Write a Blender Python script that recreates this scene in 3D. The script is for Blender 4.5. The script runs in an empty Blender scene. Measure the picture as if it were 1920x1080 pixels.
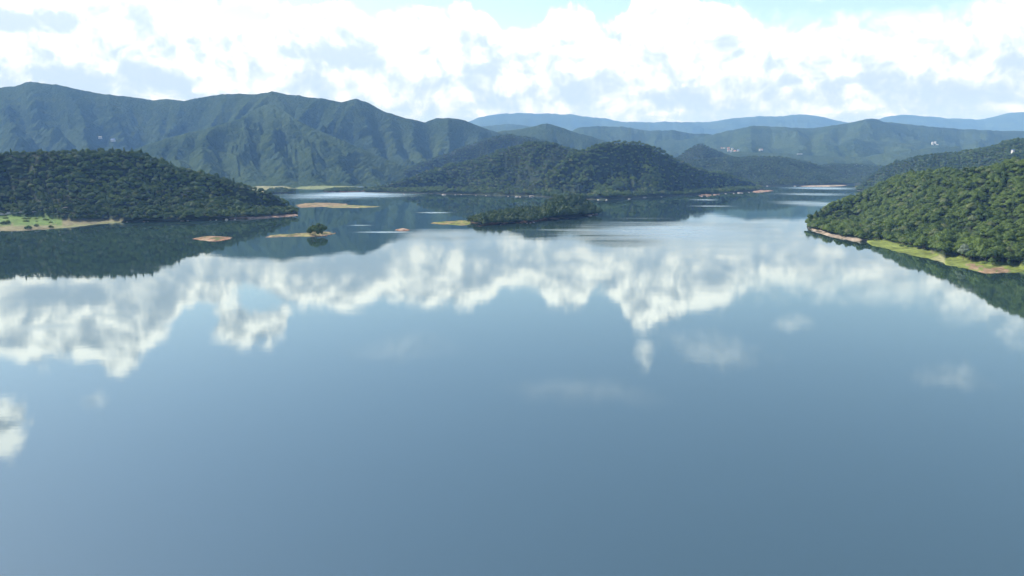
import bpy, math, random
import numpy as np
from mathutils import Vector

SC = bpy.context.scene
COL = SC.collection
R = math.radians

# ------------------------------------------------------------------ camera
H = 100.0                      # drone height above the lake
F = 1321.0                     # focal length in photo pixels (1920 wide)
PITCH = R(10.05)
cam_d = bpy.data.cameras.new('camera')
cam = bpy.data.objects.new('camera', cam_d)
COL.objects.link(cam)
cam.location = (0, 0, H)
cam.rotation_euler = (R(90) - PITCH, 0, 0)
cam_d.sensor_width = 36
cam_d.lens = 36 * F / 1920
cam_d.clip_start = 1
cam_d.clip_end = 90000
SC.camera = cam

# ------------------------------------------------------------------ sun
SUN_EL, SUN_AZ = R(44), R(-64)   # high, ahead and to the left
sun_d = bpy.data.lights.new('sun', 'SUN')
sun_d.energy = 4.6
sun_d.angle = R(0.5)
sun_d.color = (1.0, 0.96, 0.89)
sun = bpy.data.objects.new('sun', sun_d)
COL.objects.link(sun)
sdir = Vector((math.sin(SUN_AZ) * math.cos(SUN_EL), math.cos(SUN_AZ) * math.cos(SUN_EL), math.sin(SUN_EL)))
sun.rotation_euler = sdir.to_track_quat('Z', 'Y').to_euler()

SC.view_settings.view_transform = 'Standard'
SC.view_settings.look = 'None'
SC.view_settings.exposure = 1.0
SC.view_settings.gamma = 1.0


# ------------------------------------------------------------------ node helpers
class NT:
    def __init__(s, tree):
        s.t = tree
        s.n = tree.nodes
        s.l = tree.links

    def node(s, typ, **kw):
        n = s.n.new(typ)
        for k, v in kw.items():
            setattr(n, k, v)
        return n

    def set(s, sock, v):
        if isinstance(v, bpy.types.NodeSocket):
            s.l.new(v, sock)
        elif v is not None:
            sock.default_value = v

    def math(s, op, a, b=None, c=None, clamp=False):
        n = s.node('ShaderNodeMath', operation=op, use_clamp=clamp)
        s.set(n.inputs[0], a)
        if b is not None: s.set(n.inputs[1], b)
        if c is not None: s.set(n.inputs[2], c)
        return n.outputs[0]

    def vmath(s, op, a, b=None):
        n = s.node('ShaderNodeVectorMath', operation=op)
        s.set(n.inputs[0], a)
        if b is not None: s.set(n.inputs[1], b)
        return n.outputs['Value'] if op in ('LENGTH', 'DOT_PRODUCT') else n.outputs[0]

    def noise(s, vec, scale, detail=4, rough=0.55, dist=0.0):
        n = s.node('ShaderNodeTexNoise')
        s.set(n.inputs['Vector'], vec)
        n.inputs['Scale'].default_value = scale
        n.inputs['Detail'].default_value = detail
        n.inputs['Roughness'].default_value = rough
        n.inputs['Distortion'].default_value = dist
        return n.outputs['Fac']

    def smooth(s, v, a, b):
        n = s.node('ShaderNodeMapRange', interpolation_type='SMOOTHSTEP')
        s.set(n.inputs[0], v)
        n.inputs[1].default_value = a
        n.inputs[2].default_value = b
        n.inputs[3].default_value = 0
        n.inputs[4].default_value = 1
        return n.outputs[0]

    def mix(s, f, a, b):
        n = s.node('ShaderNodeMix', data_type='RGBA')
        s.set(n.inputs[0], f)
        s.set(n.inputs[6], a)
        s.set(n.inputs[7], b)
        return n.outputs[2]

    def fmix(s, f, a, b):
        n = s.node('ShaderNodeMix', data_type='FLOAT')
        s.set(n.inputs[0], f)
        s.set(n.inputs[2], a)
        s.set(n.inputs[3], b)
        return n.outputs[0]


def azel(x, y):
    """azimuth, elevation (degrees) of a direction seen at photo pixel (x, y)"""
    cx, cy = (x - 960) / F, (540 - y) / F
    dx = cx
    dy = math.cos(PITCH) + cy * math.sin(PITCH)
    dz = -math.sin(PITCH) + cy * math.cos(PITCH)
    l = math.sqrt(dx * dx + dy * dy + dz * dz)
    return math.degrees(math.atan2(dx, dy)), math.degrees(math.asin(dz / l))


# ------------------------------------------------------------------ world: sky and clouds
world = bpy.data.worlds.new('World')
SC.world = world
world.use_nodes = True
nt = NT(world.node_tree)
nt.n.clear()
out = nt.node('ShaderNodeOutputWorld')
bg = nt.node('ShaderNodeBackground')
nt.l.new(bg.outputs[0], out.inputs[0])
bg.inputs[1].default_value = 0.13
sky = nt.node('ShaderNodeTexSky', sky_type='NISHITA')
sky.sun_disc = False
sky.sun_elevation = SUN_EL
sky.sun_rotation = SUN_AZ
sky.altitude = 200
sky.air_density = 1.0
sky.dust_density = 0.6
sky.ozone_density = 1.5
tc = nt.node('ShaderNodeTexCoord')
sep = nt.node('ShaderNodeSeparateXYZ')
nt.l.new(tc.outputs['Generated'], sep.inputs[0])
az = nt.math('DEGREES', nt.math('ARCTAN2', sep.outputs[0], sep.outputs[1]))
el = nt.math('DEGREES', nt.math('ARCSINE', sep.outputs[2]))
comb = nt.node('ShaderNodeCombineXYZ')
nt.l.new(az, comb.inputs[0])
nt.l.new(el, comb.inputs[1])
uv = comb.outputs[0]
warp = nt.node('ShaderNodeTexNoise')
nt.l.new(uv, warp.inputs['Vector'])
warp.inputs['Scale'].default_value = 0.16
warp.inputs['Detail'].default_value = 3
wv = nt.vmath('SUBTRACT', warp.outputs['Color'], (0.5, 0.5, 0.5))
wv = nt.vmath('MULTIPLY', wv, (4.0, 3.0, 0))
uvw = nt.vmath('ADD', uv, wv)
# cloud top outline, elevation over azimuth (from the mirror image in the lake)
edge_px = [(-400, 690), (-250, 640), (-100, 700), (0, 672), (60, 690), (120, 678), (180, 690), (220, 712), (270, 672),
           (318, 630), (340, 600), (368, 608), (400, 640), (440, 655), (500, 650), (540, 618), (552, 580), (600, 580),
           (660, 588), (720, 566), (780, 576), (840, 578), (895, 584), (930, 556), (962, 540), (1010, 552), (1030, 582),
           (1085, 584), (1115, 553), (1150, 566), (1172, 598), (1205, 622), (1245, 618), (1285, 596), (1340, 590), (1380, 556),
           (1450, 550), (1560, 552), (1640, 556), (1720, 560), (1800, 590), (1880, 615), (2000, 640), (2200, 610)]
fc = nt.node('ShaderNodeFloatCurve')
nt.set(fc.inputs['Value'], nt.math('DIVIDE', nt.math('ADD', nt.math('ADD', az, 45), nt.math('MULTIPLY', nt.math('SUBTRACT', warp.outputs['Fac'], 0.5), 1.2)), 90, clamp=True))
cv = fc.mapping.curves[0]
pts = []
for px, py in edge_px:
    a, e = azel(px, py)
    pts.append(((a + 45) / 90, -e / 25))
cv.points[0].location = (0, pts[0][1])
cv.points[1].location = (1, pts[-1][1])
for p in pts:
    q = cv.points.new(*p)
for q in cv.points:
    q.handle_type = 'AUTO'
fc.mapping.update()
edge = nt.math('MULTIPLY', fc.outputs[0], 25)
n_big = nt.noise(nt.vmath('ADD', uvw, (31.0, 7.0, 0)), 0.45, 7, 0.6)
n_hi = nt.noise(uvw, 0.9, 6, 0.62)
n_off = nt.noise(nt.vmath('ADD', nt.vmath('ADD', uvw, (31.0, 7.0, 0)), (0.5, 0.9, 0)), 0.45, 7, 0.6)
d = nt.math('SUBTRACT', nt.math('ADD', edge, nt.math('MULTIPLY', nt.math('SUBTRACT', n_big, 0.5), 3.6)), el)
soft = nt.smooth(az, 12, 24)     # the bank is crisp at left and centre, soft veil at right
d = nt.math('SUBTRACT', d, 0.1)
m_crisp = nt.smooth(d, -0.35, 0.85)
m_soft = nt.smooth(d, -1.2, 2.2)
mask = nt.fmix(soft, m_crisp, m_soft)


def blob(px, py, rx, ry, lo, hi, amp=1.2, reflected=True):
    a, e = azel(px, py)
    if reflected: e = -e
    v = nt.vmath('SUBTRACT', uvw, (a, e, 0))
    v = nt.vmath('MULTIPLY', v, (1 / rx, 1 / ry, 0))
    l = nt.vmath('LENGTH', v)
    l = nt.math('ADD', l, nt.math('MULTIPLY', nt.math('SUBTRACT', n_hi, 0.5), amp))
    return nt.smooth(l, hi, lo)


k = 1 / 23.0   # degrees per photo pixel
holes = [blob(485, 568, 2.6, 1.1, .5, 1.1), blob(360, 600, 1.6, 1.5, .6, 1.1), blob(1010, 470, 3, 1.0, .2, 1.2)]
for h in holes[:2]:
    mask = nt.math('MULTIPLY', mask, nt.math('SUBTRACT', 1.0, h))
puffs = [(5, 800, 1.8, 2.6, .3, 1.0, 1.0), (175, 765, 1.2, .7, 0, 1.0, .35), (1205, 672, 0.7, 1.9, .0, 1.1, .6),
         (1490, 603, 1.8, .9, .0, 1.0, .36), (1340, 652, 4.4, 1.5, .0, 1.2, .27), (1790, 715, 2.6, 1.0, .0, 1.1, .27),
         (1090, 740, 8.0, 1.2, .0, 1.1, .14), (760, 655, 5.5, 1.3, .0, 1.1, .14)]
for (px, py, rx, ry, lo, hi, st) in puffs:
    b = nt.math('MULTIPLY', blob(px, py, rx, ry, lo, hi, 1.5 if st > .25 else .35), st)
    mask = nt.math('MAXIMUM', mask, b)
# generic cloud cover for the rest of the sky dome
gen = nt.noise(nt.vmath('MULTIPLY', tc.outputs['Generated'], (1, 1, 2.0)), 1.6, 6, 0.6)
gm = nt.math('MULTIPLY', nt.smooth(gen, 0.54, 0.66), nt.math('MAXIMUM', nt.smooth(el, 40, 58), nt.smooth(nt.math('ABSOLUTE', az), 48, 70)))
mask = nt.math('MAXIMUM', mask, gm)
# shade inside the clouds
rel = nt.math('SUBTRACT', n_big, n_off)
sh = nt.math('ADD', 0.64, nt.math('MULTIPLY', rel, 2.6))
lowshade = nt.smooth(nt.math('ADD', el, nt.math('MULTIPLY', n_hi, 5)), 9.5, 2.8)
n_str = nt.noise(nt.vmath('MULTIPLY', uvw, (0.55, 1.8, 0)), 0.5, 5, 0.6)
sh = nt.math('SUBTRACT', sh, nt.math('MULTIPLY', lowshade, nt.math('MULTIPLY', nt.smooth(n_str, 0.38, 0.62), 1.0)))
for (px, py, rx, ry, st) in [(620, 112, 4.2, 1.25, 1.0), (70, 30, 3.8, 1.1, .8), (170, 150, 6.5, 1.1, .8), (915, 140, 2.0, 1.5, .65),
                             (1080, 178, 2.2, .9, .65), (300, 135, 2.2, .8, .7), (1440, 160, 5.5, .6, .5), (1280, 185, 2.5, .9, .6), (1915, 115, 1.6, 1.2, .7),
                             (890, 78, 2.2, .9, .45), (1650, 155, 4, .7, .5), (230, 60, 3, 2, .3), (1800, 175, 5, 1.2, .35), (1000, 160, 1.5, 1, .5)]:
    sh = nt.math('SUBTRACT', sh, nt.math('MULTIPLY', blob(px, py, rx, ry, .0, 1.2, 1.0, False), st))
sh = nt.math('MAXIMUM', nt.math('MINIMUM', sh, 1.0), 0.0)
low = nt.smooth(el, 2.0, 13.0)
c_dark = nt.mix(low, (2.1, 2.6, 3.4, 1), (3.0, 3.6, 4.6, 1))
c_lit = nt.mix(low, (3.95, 4.2, 4.6, 1), (9.6, 9.9, 10.4, 1))
rim = nt.math('SUBTRACT', 1.0, nt.smooth(d, 0.3, 2.4))
sh = nt.math('ADD', nt.math('POWER', sh, 1.9), nt.math('MULTIPLY', nt.math('MULTIPLY', rim, sh), 0.55), clamp=True)
cb = nt.mix(sh, c_dark, c_lit)
hot = nt.smooth(n_big, 0.45, 0.7)
skyc = nt.node('ShaderNodeMix', data_type='RGBA', blend_type='MULTIPLY')
skyc.inputs[0].default_value = 1
nt.l.new(sky.outputs[0], skyc.inputs[6])
skyc.inputs[7].default_value = (0.99, 0.965, 0.975, 1)
final = nt.mix(mask, skyc.outputs[2], cb)
nt.l.new(final, bg.inputs[0])
world.cycles.sampling_method = 'MANUAL'
world.cycles.sample_map_resolution = 1024

# ------------------------------------------------------------------ geometry helpers
cp, sp = math.cos(PITCH), math.sin(PITCH)


def ray(x, y):
    cx, cy = (x - 960) / F, (540 - y) / F
    return cx, cp + cy * sp, -sp + cy * cp


def W(x, y, z=0.0):
    """world point of photo pixel (x, y) on the level z"""
    a, b, c = ray(x, y)
    t = (z - H) / c
    return np.array((a * t, b * t, z))


def PD(x, y, D):
    """world point on the ray through (x, y) at ground distance D ahead"""
    a, b, c = ray(x, y)
    t = D / b
    return np.array((a * t, D, H + c * t))


def proj(p):
    p = np.asarray(p, float)
    X, Y, Z = p[..., 0], p[..., 1], p[..., 2] - H
    f = Y * cp - Z * sp
    u = Y * sp + Z * cp
    return 960 + F * X / f, 540 - F * u / f


rng = np.random.default_rng(7)
_perm = np.random.default_rng(3).random((256, 256))


def vnoise(x, y):
    xi, yi = np.floor(x).astype(int), np.floor(y).astype(int)
    fx, fy = x - xi, y - yi
    fx, fy = fx * fx * fx * (fx * (fx * 6 - 15) + 10), fy * fy * fy * (fy * (fy * 6 - 15) + 10)
    g = lambda i, j: _perm[i & 255, j & 255]
    return (g(xi, yi) * (1 - fx) + g(xi + 1, yi) * fx) * (1 - fy) + (g(xi, yi + 1) * (1 - fx) + g(xi + 1, yi + 1) * fx) * fy


def fbm(x, y, o=4, r=0.5):
    s, a, t = 0, 1, 0
    for i in range(o):
        s = s + a * vnoise(x * 2 ** i + 17.3 * i, y * 2 ** i + 9.1 * i)
        t += a
        a *= r
    return s / t


def ridged(x, y, o=3):
    s, a, t = 0, 1, 0
    for i in range(o):
        q = (vnoise(x * 2 ** i + 5.7 * i, y * 2 ** i + 3.3 * i) - 0.5) * 3.2
        s = s + a * (1 - np.minimum(np.abs(q), 2 - np.minimum(np.abs(q), 2)))
        t += a
        a *= 0.5
    return s / t


def mesh_obj(name, V, Fc, mat=None, parent=None, smooth=False, colors=None):
    me = bpy.data.meshes.new(name)
    V = np.asarray(V, dtype=float)
    me.from_pydata(V.tolist(), [], [list(map(int, f)) for f in Fc])
    if mat: me.materials.append(mat)
    if smooth:
        me.polygons.foreach_set('use_smooth', [True] * len(me.polygons))
    if colors is not None:
        at = me.color_attributes.new('ground', 'FLOAT_COLOR', 'POINT')
        c = np.ones((len(V), 4)); c[:, :3] = colors
        at.data.foreach_set('color', c.ravel())
    o = bpy.data.objects.new(name, me)
    COL.objects.link(o)
    if parent: o.parent = parent
    return o


def tag(o, label=None, cat=None, group=None, kind=None):
    if label: o['label'] = label
    if cat: o['category'] = cat
    if group: o['group'] = group
    if kind: o['kind'] = kind
    return o


def empty(name, loc, rz=0):
    o = bpy.data.objects.new(name, None)
    o.empty_display_size = 1
    COL.objects.link(o)
    o.location = loc
    o.rotation_euler = (0, 0, rz)
    return o


def material(name):
    m = bpy.data.materials.new(name)
    m.use_nodes = True
    n = NT(m.node_tree)
    n.n.clear()
    o = n.node('ShaderNodeOutputMaterial')
    return m, n, o


def simple(name, c1, c2, scale, rough=0.85, bump=0.0, detail=5):
    m, n, o = material(name)
    g = n.node('ShaderNodeNewGeometry')
    f = n.noise(g.outputs['Position'], scale, detail, 0.6)
    col = n.mix(n.smooth(f, 0.35, 0.65), (*c1, 1), (*c2, 1))
    b = n.node('ShaderNodeBsdfPrincipled')
    n.l.new(col, b.inputs['Base Color'])
    b.inputs['Roughness'].default_value = rough
    b.inputs['Specular IOR Level'].default_value = 0.2
    if bump:
        bp = n.node('ShaderNodeBump')
        bp.inputs['Strength'].default_value = 1
        bp.inputs['Distance'].default_value = bump
        n.l.new(f, bp.inputs['Height'])
        n.l.new(bp.outputs[0], b.inputs['Normal'])
    n.l.new(b.outputs[0], o.inputs[0])
    return m


def foliage(name, dark, light, accent, trans=0.3):
    m, n, o = material(name)
    oi = n.node('ShaderNodeObjectInfo')
    g = n.node('ShaderNodeNewGeometry')
    at = n.noise(g.outputs['Position'], 0.006, 4, 0.6)      # stands of different species
    leafn = n.noise(g.outputs['Position'], 0.5, 2, 0.5)
    r = oi.outputs['Random']
    f = n.math('ADD', n.math('MULTIPLY', r, 0.5), n.math('MULTIPLY', n.smooth(at, 0.38, 0.62), 0.5))
    c = n.mix(f, (*dark, 1), (*light, 1))
    r2 = n.math('FRACT', n.math('MULTIPLY', r, 17.31))
    c = n.mix(n.smooth(r2, 0.86, 0.93), c, (*accent, 1))
    c = n.mix(n.math('MULTIPLY', leafn, 0.5), c, (*light, 1))
    df = n.node('ShaderNodeBsdfDiffuse')
    tr = n.node('ShaderNodeBsdfTranslucent')
    n.l.new(c, df.inputs[0]); n.l.new(c, tr.inputs[0])
    gl = n.node('ShaderNodeBsdfGlossy'); gl.inputs['Roughness'].default_value = 0.5
    gl.inputs['Color'].default_value = (0.6, 0.65, 0.6, 1)
    mx = n.node('ShaderNodeMixShader'); mx.inputs[0].default_value = trans
    n.l.new(df.outputs[0], mx.inputs[1]); n.l.new(tr.outputs[0], mx.inputs[2])
    m2 = n.node('ShaderNodeMixShader'); m2.inputs[0].default_value = 0.02
    n.l.new(mx.outputs[0], m2.inputs[1]); n.l.new(gl.outputs[0], m2.inputs[2])
    n.l.new(m2.outputs[0], o.inputs[0])
    return m


M = {}
M['leaf'] = foliage('broadleaf foliage', (0.026, 0.056, 0.013), (0.110, 0.162, 0.034), (0.15, 0.17, 0.08))
M['leaf_dark'] = foliage('dark foliage', (0.018, 0.042, 0.012), (0.070, 0.115, 0.026), (0.11, 0.14, 0.06))
M['leaf_isle'] = foliage('island foliage', (0.010, 0.026, 0.009), (0.046, 0.080, 0.020), (0.09, 0.12, 0.05))
M['leaf_far'] = foliage('far foliage', (0.022, 0.044, 0.016), (0.066, 0.100, 0.030), (0.09, 0.12, 0.05), 0.2)
M['leaf_pale'] = foliage('silvery foliage', (0.12, 0.16, 0.11), (0.19, 0.23, 0.16), (0.2, 0.24, 0.17))
M['leaf_bright'] = foliage('bright shrub foliage', (0.07, 0.12, 0.03), (0.14, 0.2, 0.05), (0.16, 0.2, 0.08))
M['bark'] = simple('bark', (0.09, 0.07, 0.05), (0.16, 0.13, 0.1), 2.0)
M['rock'] = simple('pale rock', (0.26, 0.23, 0.2), (0.4, 0.37, 0.34), 0.4, bump=0.4)
M['rock_red'] = simple('reddish rock', (0.22, 0.13, 0.09), (0.36, 0.26, 0.2), 0.3, bump=0.4)
M['wall'] = simple('white plaster', (0.42, 0.41, 0.39), (0.5, 0.49, 0.47), 0.3)
M['roof_red'] = simple('red roof', (0.35, 0.12, 0.08), (0.45, 0.18, 0.11), 0.5)
M['roof_blue'] = simple('blue roof', (0.1, 0.16, 0.35), (0.14, 0.2, 0.42), 0.5)
M['roof_grey'] = simple('pale roof', (0.3, 0.3, 0.3), (0.4, 0.4, 0.4), 0.5)
M['concrete'] = simple('concrete', (0.4, 0.39, 0.36), (0.55, 0.53, 0.5), 0.4)
M['glass'] = simple('window glass', (0.03, 0.04, 0.05), (0.05, 0.06, 0.07), 0.5, rough=0.2)

# ground material: colour of each place from the mesh, broken up by noise
m, n, o = material('ground cover')
va = n.node('ShaderNodeVertexColor'); va.layer_name = 'ground'
g = n.node('ShaderNodeNewGeometry')
f1 = n.noise(g.outputs['Position'], 0.03, 6, 0.65)
f2 = n.noise(g.outputs['Position'], 0.25, 5, 0.65)
f3 = n.noise(n.vmath('MULTIPLY', g.outputs['Position'], (1, 1, 6)), 0.12, 4, 0.6)
vv = n.math('ADD', n.math('MULTIPLY', f1, 0.8), n.math('MULTIPLY', f2, 0.7))
vv = n.math('ADD', vv, n.math('MULTIPLY', f3, 0.5))
vv = n.math('MULTIPLY', n.math('SUBTRACT', vv, 0.62), 2.3)
mul = n.node('ShaderNodeMix', data_type='RGBA', blend_type='MULTIPLY')
mul.inputs[0].default_value = 1
n.l.new(va.outputs[0], mul.inputs[6])
cmb = n.node('ShaderNodeCombineColor')
for i, kk in enumerate((1.0, 1.0, 1.0)): n.l.new(vv, cmb.inputs[i])
n.l.new(cmb.outputs[0], mul.inputs[7])
b = n.node('ShaderNodeBsdfPrincipled'); b.inputs['Roughness'].default_value = 0.95
b.inputs['Specular IOR Level'].default_value = 0.1
bp = n.node('ShaderNodeBump'); bp.inputs['Distance'].default_value = 1.2
n.l.new(f2, bp.inputs['Height']); n.l.new(bp.outputs[0], b.inputs['Normal'])
n.l.new(mul.outputs[2], b.inputs['Base Color']); n.l.new(b.outputs[0], o.inputs[0])
M['ground'] = m

# distant woodland: canopy texture as bump and colour
m, n, o = material('distant woodland')
g = n.node('ShaderNodeNewGeometry')
f1 = n.noise(g.outputs['Position'], 0.0022, 6, 0.6)
f2 = n.noise(g.outputs['Position'], 0.035, 4, 0.7)
vor = n.node('ShaderNodeTexVoronoi'); n.l.new(g.outputs['Position'], vor.inputs['Vector']); vor.inputs['Scale'].default_value = 0.06
c = n.mix(n.smooth(f1, 0.35, 0.65), (0.018, 0.031, 0.013, 1), (0.034, 0.051, 0.021, 1))
c = n.mix(n.smooth(f2, 0.45, 0.75), c, (0.052, 0.072, 0.030, 1))
patch = n.noise(n.vmath('MULTIPLY', g.outputs['Position'], (1, 1, 0.3)), 0.0016, 5, 0.65)
c = n.mix(n.math('MULTIPLY', n.smooth(patch, 0.68, 0.71), 0.6), c, (0.075, 0.10, 0.05, 1))
b = n.node('ShaderNodeBsdfDiffuse'); n.l.new(c, b.inputs[0])
bp = n.node('ShaderNodeBump'); bp.inputs['Distance'].default_value = 8.0
hh = n.math('ADD', n.math('MULTIPLY', vor.outputs['Distance'], -0.7), f2)
n.l.new(hh, bp.inputs['Height']); n.l.new(bp.outputs[0], b.inputs['Normal'])
n.l.new(b.outputs[0], o.inputs[0])
M['far_wood'] = m

FLOOR = (0.020, 0.030, 0.012)
SAND = (0.34, 0.25, 0.16)
RED = (0.40, 0.21, 0.13)
PALE = (0.5, 0.44, 0.36)
GRASS = (0.21, 0.26, 0.04)
MEADOW = (0.12, 0.18, 0.05)


def interp_poly(pts, xs):
    pts = sorted(pts)
    a = np.array(pts, float)
    res = [np.interp(xs, a[:, 0], a[:, j]) for j in range(1, a.shape[1])]
    return res


def smooth_curve(v, k):
    if k < 2: return v
    ker = np.hanning(k + 2)[1:-1]; ker /= ker.sum()
    return np.convolve(np.pad(v, k // 2, mode='edge'), ker, mode='valid')[:len(v)]


HILLS = {}


def hill(key, name, ridge, base, tree=None, tree_h=9.0, nu=200, nv=50, back=0.9, prof=0.8, spur=(0, 100), rough=3.0,
         zone=None, mat=None, label=None, wig=0.0, base_is_px=True, seed=0, sm=3, lines=None, treez=None):
    """ridge: (x, y, D) in photo pixels + distance; base: (x, y) waterline pixels or (x, D) distances.
    The surface runs waterline -> tree line -> ridge -> back slope."""
    x0, x1 = min(p[0] for p in ridge), max(p[0] for p in ridge)
    xs = np.linspace(x0, x1, nu)
    ry, rD = interp_poly(ridge, xs)
    ry = smooth_curve(ry, sm)
    if key not in ('left', 'right'): ry = ry + (fbm(xs / 16.0 + seed, xs * 0 + 7.7, 4) - 0.5) * 3.2 + (fbm(xs / 7.0 + seed, xs * 0 + 2.2, 3) - 0.5) * 1.6
    if base_is_px:
        by, = interp_poly(base, xs)
        if tree: by = by + (fbm(xs / 9.0 + seed, xs * 0 + 1.3, 3) - 0.5) * 2.0
        S = np.array([W(x, y, 0) for x, y in zip(xs, by)])
    else:
        bD, = interp_poly(base, xs)
        S = np.array([PD(x, 400, D) for x, D in zip(xs, bD)])
        S[:, 0] = (xs - 960) / F * S[:, 1] / cp
    S[:, 2] = -0.6
    if wig:
        S[:, 1] += (fbm(xs / 18.0 + seed, xs * 0 + 3.3, 4) - 0.5) * wig
    Rg = np.array([PD(x, y, D) for x, y, D in zip(xs, ry, rD)])
    Rg[:, 2] -= tree_h
    Rg[:, 2] = np.maximum(Rg[:, 2], 0.5)
    if tree:
        ty, = interp_poly(tree, xs)
        ty = ty + (fbm(xs / 10.0 + seed, xs * 0 + 4.3, 4) - 0.5) * (1.2 if key == 'left' else 5.0)
        T = np.array([W(x, min(y, yb - 0.6), 2.0) for x, y, yb in zip(xs, ty, by)])
        T[:, 2] = 2.2
        if treez:
            tz = np.interp(xs, [a[0] for a in treez], [a[1] for a in treez])
            T = np.array([W(x, min(y, yb - 0.6), z) for x, y, yb, z in zip(xs, ty, by, tz)])
    else:
        T = S + (Rg - S) * 0.02
        T[:, 2] = 1.5
    # never let the tree line pass the ridge in plan
    for i in range(nu):
        if np.dot(Rg[i, :2] - T[i, :2], Rg[i, :2] - S[i, :2]) < 1:
            T[i] = S[i] * 0.5 + Rg[i] * 0.5
            T[i, 2] = min(2.2, Rg[i, 2] * 0.7)
    n_shore = 6
    vf = np.linspace(0, 1, nv)
    vb = np.linspace(0, 1, max(8, nv // 3))[1:]
    rows, zones, vs = [], [], []
    along = np.concatenate([[0], np.cumsum(np.linalg.norm(np.diff(Rg[:, :2], axis=0), axis=1))])
    for t in np.linspace(0, 1, n_shore, endpoint=False):
        p = S + (T - S) * t
        p[:, 2] = -0.6 + (T[:, 2] + 0.6) * np.where(T[:, 2] > 3, t ** 1.5 * .9 + .1 * t ** .6, t ** 0.7)
        rows.append(p); vs.append(-1 + t)
    slope_len = np.linalg.norm(Rg[:, :2] - T[:, :2], axis=1)
    A, L = spur
    for v in vf:
        p = T + (Rg - T) * v
        pr = (v ** prof * (1 - v) + v * math.sin(v * math.pi / 2)) if prof < 1 else v ** prof
        p[:, 2] = T[:, 2] + (Rg[:, 2] - T[:, 2]) * pr
        rows.append(p); vs.append(v)
    bd = (Rg - S)
    ln = np.maximum(np.linalg.norm(bd[:, :2], axis=1, keepdims=True), 1)
    bdir = bd[:, :2] / ln
    blen = np.maximum(ln, 60) * back
    for t in vb:
        p = Rg.copy()
        p[:, :2] += bdir * blen * t
        p[:, 2] = Rg[:, 2] * (1 - t ** 1.3) - 4 * t
        rows.append(p); vs.append(1 + t)
    P = np.array(rows)                       # (nr, nu, 3)
    vs = np.array(vs)
    if lines:
        # main spurs: crests run from the ridge to the foot along given lines; the ground drops away from them
        near = np.full(P.shape[:2], 1e9)
        for ln_ in lines:
            a_ = np.array(ln_, float)
            tt = np.linspace(0, len(a_) - 1, 26)
            lx, lv = np.interp(tt, range(len(a_)), a_[:, 0]), np.interp(tt, range(len(a_)), a_[:, 1])
            lx = lx + (fbm(tt * 1.3 + a_[0, 0], tt * 0 + seed, 3) - .5) * 26 * np.sin(np.pi * tt / tt[-1])
            for q_, w_ in zip(lx, lv):
                j_ = int(np.clip(np.searchsorted(xs, q_), 0, nu - 1))
                c_ = T[j_] + (Rg[j_] - T[j_]) * w_
                near = np.minimum(near, np.hypot(P[..., 0] - c_[0], P[..., 1] - c_[1]))
        w_ = np.clip(np.abs(vs - 1) * 4, 0, 1)[:, None] * np.clip(vs, 0, .15)[:, None] / .15
        P[..., 2] -= np.where(vs[:, None] > 0, A * 1.0 * (1 - np.exp(-near / (L * 0.42))) * w_, 0)
        P[..., 2] = np.where(vs[:, None] > 0.02, np.maximum(P[..., 2], 3), P[..., 2])
        A = A * 0.5
    if A:
        al = along[None, :] + 0 * P[..., 0]
        wx = (fbm(P[..., 0] / (L * 1.6) + seed, P[..., 1] / (L * 1.6), 3) - 0.5) * 1.3
        r = ridged(al / L + wx + seed * 3.1 + (P[..., 1] - P[..., 1].mean()) / (L * 3.5), P[..., 1] / (L * 2.0) + wx, 4)
        r2 = ridged(P[..., 0] / (L * 0.45) + seed, P[..., 1] / (L * 0.45), 2)
        w = np.sin(np.clip(vs, 0, 2) / 2 * math.pi * 1.0)[:, None]
        wr = np.clip(np.abs(vs - 1) * 3.0, 0, 1)[:, None]
        wr = wr * wr * (3 - 2 * wr)
        wb = np.clip(vs, 0, .25)[:, None] / .25
        hgt = np.maximum(P[..., 2], 0)
        frac = np.clip(hgt / np.maximum(Rg[:, 2][None], 1), 0, 1)
        P[..., 2] -= np.where(vs[:, None] > 0, A * (1 - r) * 1.5 * wr * wb * (0.35 + 0.65 * frac), 0)
        P[..., 2] -= np.where(vs[:, None] > 0, A * 0.36 * (1 - r2) * wr * wb, 0)
        P[..., 2] = np.where(vs[:, None] > 0.02, np.maximum(P[..., 2], 1.5 + 3 * np.clip(vs[:, None], 0, 1)), P[..., 2])
    if A > 60:
        r3 = ridged(P[..., 0] / (L * 0.2) + seed, P[..., 1] / (L * 0.2), 3)
        P[..., 2] -= np.where((vs[:, None] > 0.02) & (vs[:, None] < 1.6), A * 0.08 * (1 - r3) * np.clip(np.abs(vs - 1) * 5, 0.1, 1)[:, None] * np.clip(vs, 0, .2)[:, None] * 5, 0)
    P[..., 2] += np.where(vs[:, None] > 0.03, (fbm(P[..., 0] / 40, P[..., 1] / 40, 3) - 0.5) * rough * np.clip(np.abs(vs - 1)[:, None] * 4, 0.15, 1), 0)
    P[..., 2] += np.where((vs[:, None] <= 0) & (vs[:, None] > -1), (fbm(P[..., 0] / 9, P[..., 1] / 9, 3) - 0.5) * 1.2, 0)
    nr = len(rows)
    V = P.reshape(-1, 3)
    idx = np.arange(nr * nu).reshape(nr, nu)
    Fc = np.stack([idx[:-1, :-1], idx[:-1, 1:], idx[1:, 1:], idx[1:, :-1]], -1).reshape(-1, 4)
    cols = np.tile(np.array(FLOOR), (len(V), 1)).reshape(nr, nu, 3)
    px, py = proj(P)
    for i in range(nr):
        if vs[i] <= -0.6:
            cols[i] = (0.12, 0.10, 0.075)
    if zone is not None:
        zone(cols, px, py, vs, P)
    ob = mesh_obj(name, V, Fc, mat or M['ground'], smooth=True, colors=np.where(cols > 0.05, cols * 0.62, cols).reshape(-1, 3))
    tag(ob, label=label, kind='structure')
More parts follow.
